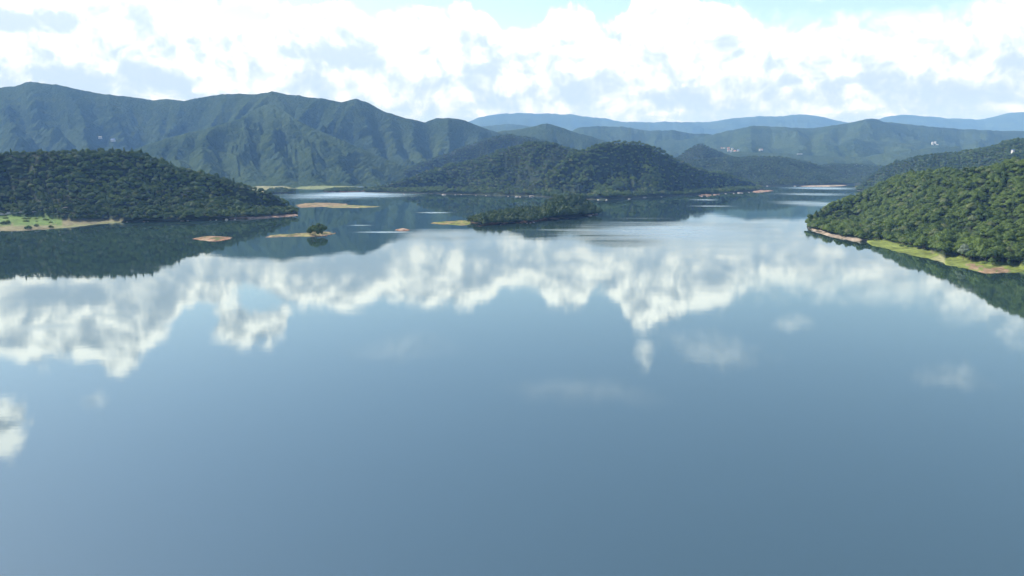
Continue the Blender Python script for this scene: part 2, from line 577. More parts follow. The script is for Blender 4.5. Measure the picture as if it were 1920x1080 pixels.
    HILLS[key] = dict(P=P, vs=vs, px=px, py=py, ob=ob)
    return ob


def scatter(key, spacing, vmin=0.0, vmax=1.15, keep=None, seed=1):
    """tree positions spread over a hill, roughly one per spacing x spacing"""
    h = HILLS[key]
    P, vs = h['P'], h['vs']
    rg = np.random.default_rng(seed)
    A, B, C, D = P[:-1, :-1], P[:-1, 1:], P[1:, 1:], P[1:, :-1]
    area = 0.5 * np.abs((C[..., 0] - A[..., 0]) * (D[..., 1] - B[..., 1]) - (D[..., 0] - B[..., 0]) * (C[..., 1] - A[..., 1]))
    ok = (vs[:-1] >= vmin - 1e-6) & (vs[1:] <= vmax)
    area = area * ok[:, None]
    n = int(area.sum() / spacing ** 2 * 3.0)
    if n < 1: return np.zeros((0, 3))
    pr = (area / area.sum()).ravel()
    ci = rg.choice(len(pr), size=n, p=pr)
    i, j = np.unravel_index(ci, area.shape)
    a, b = rg.random(n)[:, None], rg.random(n)[:, None]
    pts = (A[i, j] * (1 - a) + B[i, j] * a) * (1 - b) + (D[i, j] * (1 - a) + C[i, j] * a) * b
    cell = np.floor(pts[:, :2] / spacing).astype(np.int64)
    # shift alternate rows so the grid does not show
    cell[:, 0] = np.floor((pts[:, 0] + (cell[:, 1] & 1) * spacing * 0.5) / spacing).astype(np.int64)
    keyv = cell[:, 0] * 1000003 + cell[:, 1]
    _, fi = np.unique(keyv, return_index=True)
    pts = pts[fi]
    if keep is not None:
        x, y = proj(pts)
        pts = pts[keep(x, y, pts)]
    return pts


# ------------------------------------------------------------------ tree meshes
def ico(sub):
    t = (1 + 5 ** .5) / 2
    v = [(-1, t, 0), (1, t, 0), (-1, -t, 0), (1, -t, 0), (0, -1, t), (0, 1, t), (0, -1, -t), (0, 1, -t), (t, 0, -1), (t, 0, 1), (-t, 0, -1), (-t, 0, 1)]
    v = [np.array(a) / np.linalg.norm(a) for a in v]
    f = [(0, 11, 5), (0, 5, 1), (0, 1, 7), (0, 7, 10), (0, 10, 11), (1, 5, 9), (5, 11, 4), (11, 10, 2), (10, 7, 6), (7, 1, 8), (3, 9, 4), (3, 4, 2), (3, 2, 6), (3, 6, 8), (3, 8, 9), (4, 9, 5), (2, 4, 11), (6, 2, 10), (8, 6, 7), (9, 8, 1)]
    for _ in range(sub):
        c, nf = {}, []
        def mid(a, b):
            kx = (min(a, b), max(a, b))
            if kx not in c:
                p = v[a] + v[b]; v.append(p / np.linalg.norm(p)); c[kx] = len(v) - 1
            return c[kx]
        for a, b, d_ in f:
            x, y, z = mid(a, b), mid(b, d_), mid(d_, a)
            nf += [(a, x, z), (b, y, x), (d_, z, y), (x, y, z)]
        f = nf
    return np.array(v), f


def crown_mesh(name, mat, nl, leaf, seed, kind='round', rad=4.4, hgt=9.5, core_sub=1, lumps=9):
    """crown of leaf sprays on several lobes of different size round a rough dark core"""
    rg = np.random.default_rng(seed)
    V, Fc = [], []
    L = []
    base = hgt * 0.3
    if kind == 'round':
        for i in range(lumps):
            a = i * 2.4 + rg.random() * 0.8
            q = math.sqrt((i + 0.4) / lumps)
            rr = rad * 0.62 * q
            zz = base + (hgt - base) * (0.28 + 0.5 * (1 - q) + 0.18 * rg.random())
            L.append((np.array([rr * math.cos(a), rr * math.sin(a), zz]), rad * (0.34 + 0.2 * rg.random())))
    elif kind == 'pine':
        for i in range(lumps):
            t = i / (lumps - 1)
            a = i * 2.4
            rr = rad * 0.4 * (1 - t)
            L.append((np.array([rr * math.cos(a), rr * math.sin(a), base * 0.8 + (hgt * 1.12 - base) * t]), rad * (0.55 - 0.36 * t)))
    else:   # wide bush reaching the ground
        for i in range(lumps):
            a = i * 2.4 + rg.random()
            q = math.sqrt((i + .3) / lumps)
            L.append((np.array([rad * .7 * q * math.cos(a), rad * .7 * q * math.sin(a), hgt * (0.32 + 0.35 * (1 - q))]), rad * (0.33 + 0.16 * rg.random())))
    iv, jf = ico(core_sub)
    for c, r in L:
        k0 = len(V)
        dis = 0.72 + 0.3 * rg.random(len(iv))
        for p, dd in zip(iv, dis):
            V.append(c + p * r * dd * np.array([1, 1, 0.8]))
        Fc += [(a + k0, b + k0, d_ + k0) for a, b, d_ in jf]
    w = np.array([r * r for _, r in L]); w /= w.sum()
    for i in rg.choice(len(L), size=nl, p=w):
        c, r = L[i]
        d_ = rg.normal(size=3); d_ /= np.linalg.norm(d_)
        if d_[2] < -0.45: d_[2] = -d_[2]
        p = c + d_ * r * (0.86 + 0.3 * rg.random()) * np.array([1, 1, 0.85])
        nrm = d_ + rg.normal(size=3) * 0.45 + np.array([0, 0, .25]); nrm /= np.linalg.norm(nrm)
        t1 = np.cross(nrm, rg.normal(size=3)); t1 /= np.linalg.norm(t1)
        t2 = np.cross(nrm, t1)
        s = leaf * (0.6 + 0.8 * rg.random())
        k0 = len(V)
        V += [p + t1 * s, p + t2 * s * 0.6 + nrm * s * .1, p - t1 * s * 0.9, p - t2 * s * 0.65 - nrm * s * .1]
        Fc.append((k0, k0 + 1, k0 + 2, k0 + 3))
    me = bpy.data.meshes.new(name)
    me.from_pydata([tuple(map(float, v)) for v in V], [], [tuple(map(int, f)) for f in Fc])
    me.materials.append(mat)
    return me


def trunk_mesh(name, hgt, r, seed):
    rg = np.random.default_rng(seed)
    V, Fc = [], []
    def limb(a, b, r0, r1, ns=6):
        a, b = np.array(a, float), np.array(b, float)
        ax = (b - a) / np.linalg.norm(b - a)
        t1 = np.cross(ax, [0.3, 1, 0.1]); t1 /= np.linalg.norm(t1); t2 = np.cross(ax, t1)
        k0 = len(V)
        for c, rr in ((a, r0), ((a + b) / 2 + rg.normal(size=3) * r0 * .4, (r0 + r1) / 2), (b, r1)):
            for i in range(ns):
                an = i / ns * 2 * math.pi
                V.append(c + (t1 * math.cos(an) + t2 * math.sin(an)) * rr)
        for s in range(2):
            for i in range(ns):
                j = (i + 1) % ns
                Fc.append((k0 + s * ns + i, k0 + s * ns + j, k0 + (s + 1) * ns + j, k0 + (s + 1) * ns + i))
    limb((0, 0, -0.8), (0, 0, hgt * .5), r, r * .7)
    for i in range(4):
        a = i * 1.6 + rg.random()
        limb((0, 0, hgt * (.34 + .04 * i)), (hgt * .25 * math.cos(a), hgt * .25 * math.sin(a), hgt * (.62 + .05 * i)), r * .5, r * .2, 5)
    me = bpy.data.meshes.new(name)
    me.from_pydata([tuple(map(float, v)) for v in V], [], [tuple(map(int, f)) for f in Fc])
    me.materials.append(M['bark'])
    return me


def lod_collection(name, meshes):
    c = bpy.data.collections.new(name)
    for i, me in enumerate(meshes):
        o = bpy.data.objects.new('tree_crown_source', me)
        c.objects.link(o)
    return c


near_m = [crown_mesh('broad_crown', M['leaf'], 700, 0.55, 11 + i, 'round', 4.7 + .35 * i, 8.4 + .4 * i, lumps=9 + i) for i in range(4)]
near_m += [crown_mesh('dark_crown', M['leaf_dark'], 620, 0.52, 31, 'round', 4.6, 9.0), crown_mesh('dark_crown', M['leaf_dark'], 520, 0.5, 33, 'pine', 3.8, 9.5)]
mid_m = [crown_mesh('mid_crown', M['leaf_dark'], 230, 0.8, 51 + i, 'round', 4.8, 9) for i in range(4)]
mid_m += [crown_mesh('mid_crown', M['leaf'], 230, 0.8, 57, 'round', 4.3, 9), crown_mesh('mid_crown', M['leaf_dark'], 200, 0.7, 58, 'pine', 3.8, 11)]
far_m = [crown_mesh('far_crown', M['leaf_far'], 70, 1.3, 71 + i, 'round', 5.0, 11, core_sub=1, lumps=5) for i in range(4)]
mid2_m = [crown_mesh('mid_crown', M['leaf'] if i % 3 else M['leaf_dark'], 200, 0.85, 151 + i, 'round', 4.4, 9.5) for i in range(6)]
isle_m = [crown_mesh('isle_crown', M['leaf_isle'], 320, 0.75, 171 + i, 'round', 4.6, 9.5) for i in range(6)]
C_ISLE = lod_collection('isle_crowns', isle_m)
C_MID2 = lod_collection('mid_crowns_light', mid2_m)
C_NEAR, C_MID, C_FAR = lod_collection('near_crowns', near_m), lod_collection('mid_crowns', mid_m), lod_collection('far_crowns', far_m)

_gn = {}


def gn_group(col):
    if col.name in _gn: return _gn[col.name]
    ng = bpy.data.node_groups.new('scatter ' + col.name, 'GeometryNodeTree')
    ng.interface.new_socket('Geometry', in_out='INPUT', socket_type='NodeSocketGeometry')
    ng.interface.new_socket('Geometry', in_out='OUTPUT', socket_type='NodeSocketGeometry')
    N = ng.nodes
    gi, go = N.new('NodeGroupInput'), N.new('NodeGroupOutput')
    ip = N.new('GeometryNodeInstanceOnPoints')
    ci = N.new('GeometryNodeCollectionInfo')
    ci.inputs['Collection'].default_value = col
    ci.inputs['Separate Children'].default_value = True
    ci.inputs['Reset Children'].default_value = True
    ip.inputs['Pick Instance'].default_value = True
    def attr(nm, ty):
        a = N.new('GeometryNodeInputNamedAttribute'); a.data_type = ty
        a.inputs['Name'].default_value = nm
        return a.outputs['Attribute']
    ng.links.new(gi.outputs[0], ip.inputs['Points'])
    ng.links.new(ci.outputs[0], ip.inputs['Instance'])
    ng.links.new(attr('variant', 'INT'), ip.inputs['Instance Index'])
    ng.links.new(attr('size', 'FLOAT_VECTOR'), ip.inputs['Scale'])
    er = N.new('FunctionNodeEulerToRotation')
    ng.links.new(attr('turn', 'FLOAT_VECTOR'), er.inputs[0])
    ng.links.new(er.outputs[0], ip.inputs['Rotation'])
    ng.links.new(ip.outputs[0], go.inputs[0])
    _gn[col.name] = ng
    return ng


def tree_attrs(pts, seed, smin=0.65, smax=1.25, nvar=6, conif=0.5):
    rg = np.random.default_rng(seed)
    n = len(pts)
    patch = fbm(pts[:, 0] / 90 + seed, pts[:, 1] / 90, 3)
    s = smin + (smax - smin) * rg.random(n) ** 1.3
    s *= 0.8 + 0.9 * (patch - 0.3)
    size = np.stack([s * (0.9 + 0.25 * rg.random(n)), s * (0.9 + 0.25 * rg.random(n)), s * (0.8 + 0.3 * rg.random(n))], -1)
    var = rg.integers(0, nvar, n)
    var = np.where((var == 5) & (rg.random(n) < 0.6), 1, var)
    turn = np.zeros((n, 3)); turn[:, 2] = rg.random(n) * 6.283
    turn[:, 0] = (rg.random(n) - .5) * .2
    return size, var, turn


def forest(pts, col, label, size, var, turn, group=None):
    me = bpy.data.meshes.new('forest')
    me.vertices.add(len(pts))
    me.vertices.foreach_set('co', pts.ravel())
    a = me.attributes.new('size', 'FLOAT_VECTOR', 'POINT'); a.data.foreach_set('vector', size.ravel())
    a = me.attributes.new('turn', 'FLOAT_VECTOR', 'POINT'); a.data.foreach_set('vector', turn.ravel())
    a = me.attributes.new('variant', 'INT', 'POINT'); a.data.foreach_set('value', var.astype(np.int32))
    o = bpy.data.objects.new('forest', me)
    COL.objects.link(o)
    md = o.modifiers.new('scatter', 'NODES')
    md.node_group = gn_group(col)
    tag(o, label, 'forest', kind='stuff')
    print('forest', label, len(pts))
    return o


# ------------------------------------------------------------------ water
m, n, o = material('lake water')
g = n.node('ShaderNodeNewGeometry')
pos = g.outputs['Position']
wn = n.noise(n.vmath('MULTIPLY', pos, (0.0022, 0.010, 0)), 1.0, 5, 0.6)
streak = n.noise(n.vmath('MULTIPLY', pos, (0.0035, 0.022, 0)), 1.0, 4, 0.6)


def ripple_patch(x0, x1, y0, y1, st, soft=0.1):
    pc = W((x0 + x1) / 2, (y0 + y1) / 2)
    pa, pb = W(x0, (y0 + y1) / 2), W(x1, (y0 + y1) / 2)
    ya, yb = W(960, y1)[1], W(960, y0)[1]
    rx, ry = abs(pb[0] - pa[0]) / 2, abs(yb - ya) / 2
    v = n.vmath('MULTIPLY', n.vmath('SUBTRACT', pos, (pc[0], (ya + yb) / 2, 0)), (1 / rx, 1 / ry, 0))
    l = n.math('ADD', n.vmath('LENGTH', v), n.math('MULTIPLY', n.math('SUBTRACT', streak, 0.5), 1.1))
    return n.math('MULTIPLY', n.smooth(l, 1.1, soft), st)


rip = None
for a in [(470, 830, 355, 379, 1.0), (560, 720, 348, 356, .9), (760, 870, 397, 401, .9), (640, 710, 421, 424, .7), (630, 800, 433, 438, .9), (760, 860, 433, 437, .5),
          (1430, 1640, 349, 357, .8), (1420, 1640, 360, 369, .55), (1430, 1640, 374, 392, .55),
          (1280, 1360, 372, 377, .6), (1270, 1400, 385, 388, .5), (980, 1560, 409, 478, .9), (700, 1000, 428, 455, .6),
          (1100, 1290, 407, 412, .4), (0, 180, 600, 625, .35)]:
    r_ = ripple_patch(*a)
    rip = r_ if rip is None else n.math('MAXIMUM', rip, r_)
base_r = n.math('ADD', 0.018, n.math('MULTIPLY', n.smooth(wn, 0.5, 0.7), 0.04))
rough = n.math('ADD', base_r, n.math('MULTIPLY', rip, 0.29))
gl = n.node('ShaderNodeBsdfGlossy')
gl.inputs['Color'].default_value = (0.90, 1.0, 1.0, 1)
n.l.new(rough, gl.inputs['Roughness'])
w1 = n.noise(n.vmath('MULTIPLY', pos, (0.10, 0.32, 0)), 1.0, 4, 0.6)
w2 = n.noise(n.vmath('MULTIPLY', pos, (0.012, 0.03, 0)), 1.0, 3, 0.5)
bh = n.math('ADD', n.math('MULTIPLY', w1, 0.007), n.math('MULTIPLY', w2, 0.03))
bp = n.node('ShaderNodeBump'); bp.inputs['Distance'].default_value = 1.0; bp.inputs['Strength'].default_value = 1.0
n.l.new(bh, bp.inputs['Height'])
n.l.new(bp.outputs[0], gl.inputs['Normal'])
df = n.node('ShaderNodeBsdfDiffuse'); df.inputs['Color'].default_value = (0.017, 0.034, 0.031, 1)
fr = n.node('ShaderNodeFresnel'); fr.inputs['IOR'].default_value = 2.7
mx = n.node('ShaderNodeMixShader')
n.l.new(fr.outputs[0], mx.inputs[0]); n.l.new(df.outputs[0], mx.inputs[1]); n.l.new(gl.outputs[0], mx.inputs[2])
n.l.new(mx.outputs[0], o.inputs[0])
M['water'] = m
wv_, wf_ = [], []
xs_, ys_ = np.linspace(-9000, 9000, 19), np.linspace(-3000, 4200, 10)
for yy in ys_:
    for xx in xs_: wv_.append((xx, yy, 0.0))
for i in range(len(ys_) - 1):
    for j in range(len(xs_) - 1):
        a = i * len(xs_) + j
        wf_.append((a, a + 1, a + 1 + len(xs_), a + len(xs_)))
water = mesh_obj('water', wv_, wf_, M['water'])
tag(water, 'calm blue lake mirroring the clouds and hills', kind='structure')

# land under everything beyond the lake, out to the horizon
gv = [(-40000, 3640, 1.2), (40000, 3640, 1.2), (40000, 45000, 1.2), (-40000, 45000, 1.2)]
tag(mesh_obj('ground', gv, [(0, 1, 2, 3)], M['far_wood']), 'low wooded land beyond the far end of the lake', kind='structure')

# ------------------------------------------------------------------ hills
# near left headland
def zone_left(cols, px, py, vs, P):
    sh = (vs <= 0.02)[:, None] & (px < 230)
    nz = (fbm(P[..., 0] / 14, P[..., 1] / 14, 3) - .5)
    cols[sh] = SAND
    t = (vs[:, None] + 0 * px)
    mead = sh & (px < 118) & (t > -0.62 + nz * .5)
    cols[sh] = (0.24, 0.22, 0.125)
    cols[mead] = (0.14, 0.23, 0.035)
    strip = sh & (t < -0.55 + nz * .8) & (px > 100)
    cols[strip] = (0.24, 0.25, 0.12)
    rk = (vs <= 0.02)[:, None] & (px > 430)
    cols[rk] = (0.42, 0.3, 0.24)
    cols[sh & (t < -.9)] = (0.13, 0.12, 0.08)
    up = (vs > 0.0)[:, None] & (vs < 0.06)[:, None] & (px < 110)
    cols[up] = MEADOW


hill('left', 'hillside',
     ridge=[(-700, 250, 1250), (-300, 268, 1300), (0, 283, 1370), (100, 280, 1380), (200, 281, 1410), (262, 284, 1430), (300, 300, 1440), (340, 316, 1450),
            (400, 328, 1460), (450, 341, 1460), (500, 356, 1460), (530, 371, 1450), (548, 386, 1420), (558, 401, 1380)],
     base=[(-700, 470), (-300, 450), (0, 437), (100, 431), (198, 420), (240, 415.8), (300, 415), (400, 412), (500, 409), (558, 405)],
     tree=[(-700, 455), (-300, 425), (0, 404), (60, 405), (108, 411), (130, 414), (200, 413), (240, 414), (300, 413.5), (400, 410.5), (480, 407), (530, 403), (558, 400)],
     nu=330, nv=50, spur=(34, 120), seed=1, treez=[(-700, 13), (40, 11), (120, 6.5), (200, 2.6), (600, 2.2)], zone=zone_left, label='dark wooded headland at the left of the lake')


def zone_right(cols, px, py, vs, P):
    sh = (vs <= 0.02)[:, None] + 0 * (px > 0)
    sh = sh.astype(bool)
    nz = (fbm(P[..., 0] / 10, P[..., 1] / 10, 3) - .5)
    cols[sh & (px < 1625)] = (0.38, 0.31, 0.24)
    cols[sh & (px < 1625) & (nz > .1)] = (0.14, 0.12, 0.08)
    g = sh & (px >= 1625)
    cols[g] = GRASS
    t = vs[:, None] + 0 * px
    cols[g & (px + nz * 60 > 1745) & (px < 1772)] = (0.3, 0.3, 0.15)
    cols[g & (px + nz * 90 > 1836) & (px + nz * 70 < 1892) & (t < -.42 + nz * .9)] = (0.34, 0.24, 0.15)


hill('right', 'hillside',
     ridge=[(1516, 408, 1130), (1522, 398, 1160), (1550, 384, 1240), (1600, 364, 1310), (1650, 344, 1340), (1700, 324, 1310), (1760, 318, 1240), (1800, 316, 1160),
            (1850, 310, 1070), (1920, 296, 1000), (2100, 262, 900), (2500, 220, 800)],
     base=[(1516, 428), (1530, 436), (1560, 444), (1600, 452), (1616, 453), (1624, 452), (1634, 461), (1700, 478), (1756, 490), (1768, 492), (1774, 499), (1850, 515), (1900, 513), (1925, 508), (2000, 535), (2200, 600), (2500, 680)],
     tree=[(1516, 426), (1530, 430), (1560, 439), (1600, 447), (1616, 452), (1630, 450), (1652, 449), (1700, 462), (1740, 471), (1770, 486), (1782, 480), (1830, 492), (1860, 497), (1900, 498), (1925, 504), (2000, 530), (2200, 590), (2500, 660)],
     nu=330, nv=50, spur=(26, 110), seed=4, zone=zone_right, label='sunlit wooded headland at the right of the lake')
hill('right_back', 'hillside',
     ridge=[(1606, 350, 2700), (1625, 335, 2750), (1645, 318, 2750), (1680, 300, 2700), (1740, 289, 2600), (1800, 282, 2500), (1850, 274, 2400), (1885, 264, 2300), (1960, 258, 2200), (2300, 235, 2100)],
     base=[(1606, 357), (1700, 366), (1900, 385), (2300, 400)], nu=160, nv=30, spur=(40, 170), seed=9, label='hazy wooded ridge behind the right headland')
# centre peninsula: two domed hills with a long low tail at each end
hill('centre_a', 'hillside',
     ridge=[(684, 352, 2540), (720, 345, 2620), (760, 334, 2680), (800, 322, 2720), (835, 310, 2740), (880, 300, 2720), (920, 287, 2680), (960, 273, 2640), (1005, 265, 2600), (1040, 268, 2560),
            (1085, 283, 2500), (1130, 300, 2450), (1180, 330, 2400), (1230, 350, 2350)],
     base=[(684, 361), (760, 362), (850, 364), (1000, 368), (1020, 369), (1230, 368)], nu=320, nv=60, spur=(85, 170), seed=12, wig=30, label='wooded dome hill left of centre on the peninsula')
hill('centre_b', 'hillside',
     ridge=[(1020, 330, 2250), (1050, 305, 2270), (1085, 285, 2290), (1120, 270, 2310), (1160, 262, 2330), (1195, 265, 2350), (1225, 274, 2380), (1260, 294, 2450), (1300, 311, 2540), (1350, 323, 2680), (1390, 332, 2780),
            (1415, 340, 2780), (1432, 352, 2740)],
     base=[(1020, 371), (1100, 374), (1140, 375), (1200, 371), (1300, 366), (1400, 359), (1432, 357)], nu=320, nv=60, spur=(80, 150), seed=15, wig=25, label='wooded dome hill in the centre of the lake')
# big mountain at the left
MT = dict(base_is_px=False)
hill('mount', 'mountain', mat=M['far_wood'],
     ridge=[(-700, 150, 4850), (-300, 170, 4850), (-60, 176, 4850), (0, 164, 4850), (25, 162, 4850), (55, 153, 4850), (90, 156, 4850), (125, 162, 4850), (160, 170, 4870), (190, 176, 4900), (240, 181, 4950), (285, 188, 5000), (310, 186, 5000), (345, 188, 4980), (385, 181, 4950), (430, 175, 4900),
            (480, 177, 4850), (508, 170, 4850), (530, 176, 4850), (600, 184, 4800), (640, 191, 4750), (668, 185, 4750), (690, 192, 4750), (720, 209, 4750), (760, 222, 4750), (795, 229, 4800), (815, 222, 4850), (840, 221, 4850), (870, 226, 4900),
            (900, 238, 4950), (940, 250, 5000), (990, 262, 5050), (1060, 285, 5100)],
     base=[(-700, 2600), (0, 2900), (400, 3150), (700, 3250), (900, 3300), (1060, 3300)], lines=[[(-300, 1), (-250, .5), (-200, 0)], [(-60, 1), (-80, .6), (-60, 0)], [(0, 1), (20, .7), (60, .35), (80, 0)], [(55, 1), (80, .72), (140, .52), (215, .3), (250, 0)], [(125, 1), (150, .8), (165, .55)], [(190, 1), (215, .85), (240, .65), (262, .5), (275, .3)],
                                     [(285, 1), (300, .8), (290, .6), (310, .3)], [(345, 1), (325, .82), (300, .65), (285, .5)], [(430, 1), (405, .84), (372, .7), (330, .55)], [(480, 1), (450, .85), (420, .7)], [(508, 1), (470, .86), (448, .7), (378, .58)], [(508, 1), (530, .85), (545, .6), (560, .4)],
                                     [(600, 1), (575, .86), (545, .72)], [(640, 1), (615, .82), (590, .62)], [(668, 1), (635, .85), (618, .7), (640, .5), (660, .3), (665, 0)], [(668, 1), (700, .75), (735, .5), (760, .2), (770, 0)], [(720, 1), (745, .7), (790, .45), (800, 0)], [(765, 1), (790, .7), (820, .4)],
                                     [(840, 1), (825, .75), (850, .45), (840, 0)], [(900, 1), (890, .6), (905, .2)], [(940, 1), (950, .5), (945, 0)]],
     tree_h=0, nu=800, nv=180, spur=(300, 560), rough=14, seed=23, prof=1.05, sm=2, label='long forested mountain ridge at the left', **MT)
hill('mount_spur', 'mountain', mat=M['far_wood'],
     ridge=[(180, 300, 3460), (240, 284, 3560), (300, 263, 3650), (350, 250, 3750), (400, 238, 3850), (450, 222, 4050), (475, 208, 4300), (495, 197, 4450), (515, 196, 4450), (540, 212, 4250), (560, 226, 4050), (600, 246, 3850), (640, 262, 3750), (690, 284, 3650), (740, 306, 3580), (790, 322, 3520), (830, 335, 3470)],
     base=[(180, 2900), (460, 3080), (600, 3120), (830, 3150)], lines=[[(300, 1), (290, .6), (300, .2)], [(400, 1), (385, .6), (400, .3), (390, 0)], [(450, 1), (470, .7), (455, .4), (480, .1)], [(500, 1), (520, .8), (515, .5), (540, .2), (540, 0)], [(515, .9), (570, .7), (590, .4), (600, 0)], [(560, 1), (640, .7), (660, .3), (655, 0)], [(640, 1), (700, .6), (720, .1)], [(350, 1), (340, .5), (345, .2)]], tree_h=0, nu=460, nv=110, spur=(120, 330), rough=10, seed=31, label='lower forested spur in front of the mountain', **MT)
hill('mid_spur', 'mountain',
     ridge=[(760, 318, 3500), (800, 300, 3600), (850, 280, 3700), (900, 262, 3800), (950, 250, 3900), (1000, 258, 3900), (1050, 272, 3900), (1100, 285, 3900), (1160, 300, 3900)],
     base=[(760, 3050), (1160, 3150)], tree_h=10, nu=180, nv=40, spur=(90, 300), rough=8, seed=37, label='forested slope behind the centre hills', **MT)
hill('mid_peak', 'mountain',
     ridge=[(880, 262, 5200), (940, 243, 5200), (980, 239, 5200), (1005, 234, 5200), (1024, 228, 5200), (1045, 235, 5200), (1080, 246, 5200), (1120, 258, 5200), (1180, 275, 5200), (1260, 290, 5200)],
     base=[(880, 3800), (1260, 3900)], tree_h=8, nu=180, nv=40, spur=(120, 420), rough=10, seed=41, label='pointed wooded peak behind the centre', mat=M['far_wood'], **MT)
hill('far_c', 'mountain',
     ridge=[(860, 246, 9500), (895, 238, 9500), (930, 235, 9500), (960, 232, 9500), (985, 236, 9500), (1030, 240, 9500), (1080, 247, 9500)],
     base=[(860, 7000), (1080, 7000)], tree_h=0, nu=100, nv=30, spur=(60, 600), rough=14, seed=45, label='low hazy ridge behind the pointed peak', mat=M['far_wood'], **MT)
hill('far_a', 'mountain',
     ridge=[(1040, 262, 7600), (1085, 240, 7600), (1120, 236, 7600), (1170, 238, 7600), (1210, 245, 7600), (1260, 244, 7500), (1300, 250, 7500), (1340, 252, 7500), (1400, 262, 7400)],
     base=[(1040, 5200), (1400, 5200)], tree_h=0, nu=180, nv=40, spur=(150, 650), rough=14, seed=43, label='hazy ridge right of centre', mat=M['far_wood'], **MT)
hill('far_b', 'mountain',
     ridge=[(1230, 262, 7000), (1290, 262, 7000), (1330, 254, 7000), (1370, 244, 7000), (1410, 236, 7000), (1440, 236, 7000), (1470, 239, 7000), (1520, 240, 7000), (1560, 236, 7000), (1590, 231, 7000), (1620, 224, 7000), (1637, 222, 7000), (1655, 228, 7000), (1690, 231, 7000),
            (1750, 238, 7000), (1800, 242, 7000), (1850, 244, 7000), (1960, 246, 7000), (2400, 230, 7000)],
     base=[(1230, 4300), (1500, 4000), (2400, 4200)], tree_h=0, nu=300, nv=60, spur=(150, 700), rough=18, lines=[[(1410, 1), (1390, .6), (1420, .2)], [(1470, 1), (1500, .6), (1480, .2)], [(1560, 1), (1540, .7), (1560, .3)], [(1637, 1), (1600, .75), (1590, .45), (1620, .1)], [(1637, 1), (1680, .7), (1700, .4), (1690, .1)], [(1750, 1), (1770, .6), (1760, .2)], [(1850, 1), (1830, .6), (1850, .2)], [(1330, 1), (1345, .5)]], seed=47, label='broad hazy mountain behind the village at the right', mat=M['far_wood'], **MT)
hill('knoll', 'hillside',
     ridge=[(1240, 305, 4050), (1270, 292, 4050), (1290, 278, 4050), (1312, 267, 4050), (1335, 276, 4050), (1360, 288, 4050), (1390, 299, 4050), (1430, 308, 4050)],
     base=[(1240, 3650), (1430, 3650)], tree_h=9, nu=100, nv=30, spur=(22, 160), seed=51, label='small pointed knoll beside the village', **MT)
hill('low_a', 'hillside',
     ridge=[(1270, 312, 3530), (1310, 300, 3530), (1350, 296, 3530), (1400, 293, 3580), (1440, 293, 3580), (1480, 296, 3630), (1520, 304, 3630), (1560, 318, 3630), (1590, 330, 3530)],
     base=[(1270, 3100), (1430, 3130), (1500, 3200), (1590, 3350)], tree_h=9, nu=160, nv=30, spur=(22, 200), seed=55, label='low wooded hill at the far right arm of the lake', **MT)
hill('low_b', 'hillside',
     ridge=[(1480, 318, 3850), (1530, 309, 3950), (1570, 306, 3950), (1620, 308, 3950), (1660, 312, 3850), (1740, 300, 3850), (1800, 300, 3850)],
     base=[(1480, 3520), (1580, 3520), (1620, 3300), (1800, 3300)], tree_h=9, nu=140, nv=30, spur=(16, 200), seed=58, label='low wooded shore at the far end of the lake', **MT)
hill('low_c', 'hillside',
     ridge=[(1330, 288, 5100), (1380, 282, 5100), (1450, 284, 5100), (1540, 290, 5100), (1620, 292, 5100), (1680, 280, 5100), (1800, 272, 5100)],
     base=[(1330, 4300), (1800, 4300)], tree_h=9, nu=140, nv=30, spur=(20, 260), seed=59, label='rolling foothills below the far mountain', mat=M['far_wood'], **MT)
hill('blue_a', 'mountain',
     ridge=[(800, 238, 15000), (870, 232, 15000), (900, 220, 15000), (935, 214, 15000), (985, 212, 15000), (1040, 213, 15000), (1090, 217, 15000), (1130, 222, 15000), (1170, 228, 14500), (1230, 229, 14500), (1280, 228, 14500), (1330, 229, 14500), (1380, 221, 14500), (1420, 218, 14500),
            (1460, 218, 14500), (1500, 214, 14500), (1540, 219, 14500), (1580, 228, 14500), (1640, 235, 14500)],
     base=[(800, 11000), (1640, 11000)], tree_h=0, nu=260, nv=30, spur=(160, 1300), rough=30, seed=61, label='pale blue mountain chain on the horizon', mat=M['far_wood'], **MT)
hill('blue_b', 'mountain',
     ridge=[(1580, 236, 15500), (1640, 226, 15500), (1660, 219, 15500), (1690, 215, 15500), (1730, 218, 15500), (1780, 222, 15500), (1830, 224, 15500), (1860, 220, 15500), (1890, 212, 15500), (1925, 209, 15500), (2300, 200, 15500)],
     base=[(1580, 11500), (2300, 11500)], tree_h=0, nu=180, nv=30, spur=(160, 1300), rough=30, seed=67, label='pale blue mountain chain at the right horizon', mat=M['far_wood'], **MT)


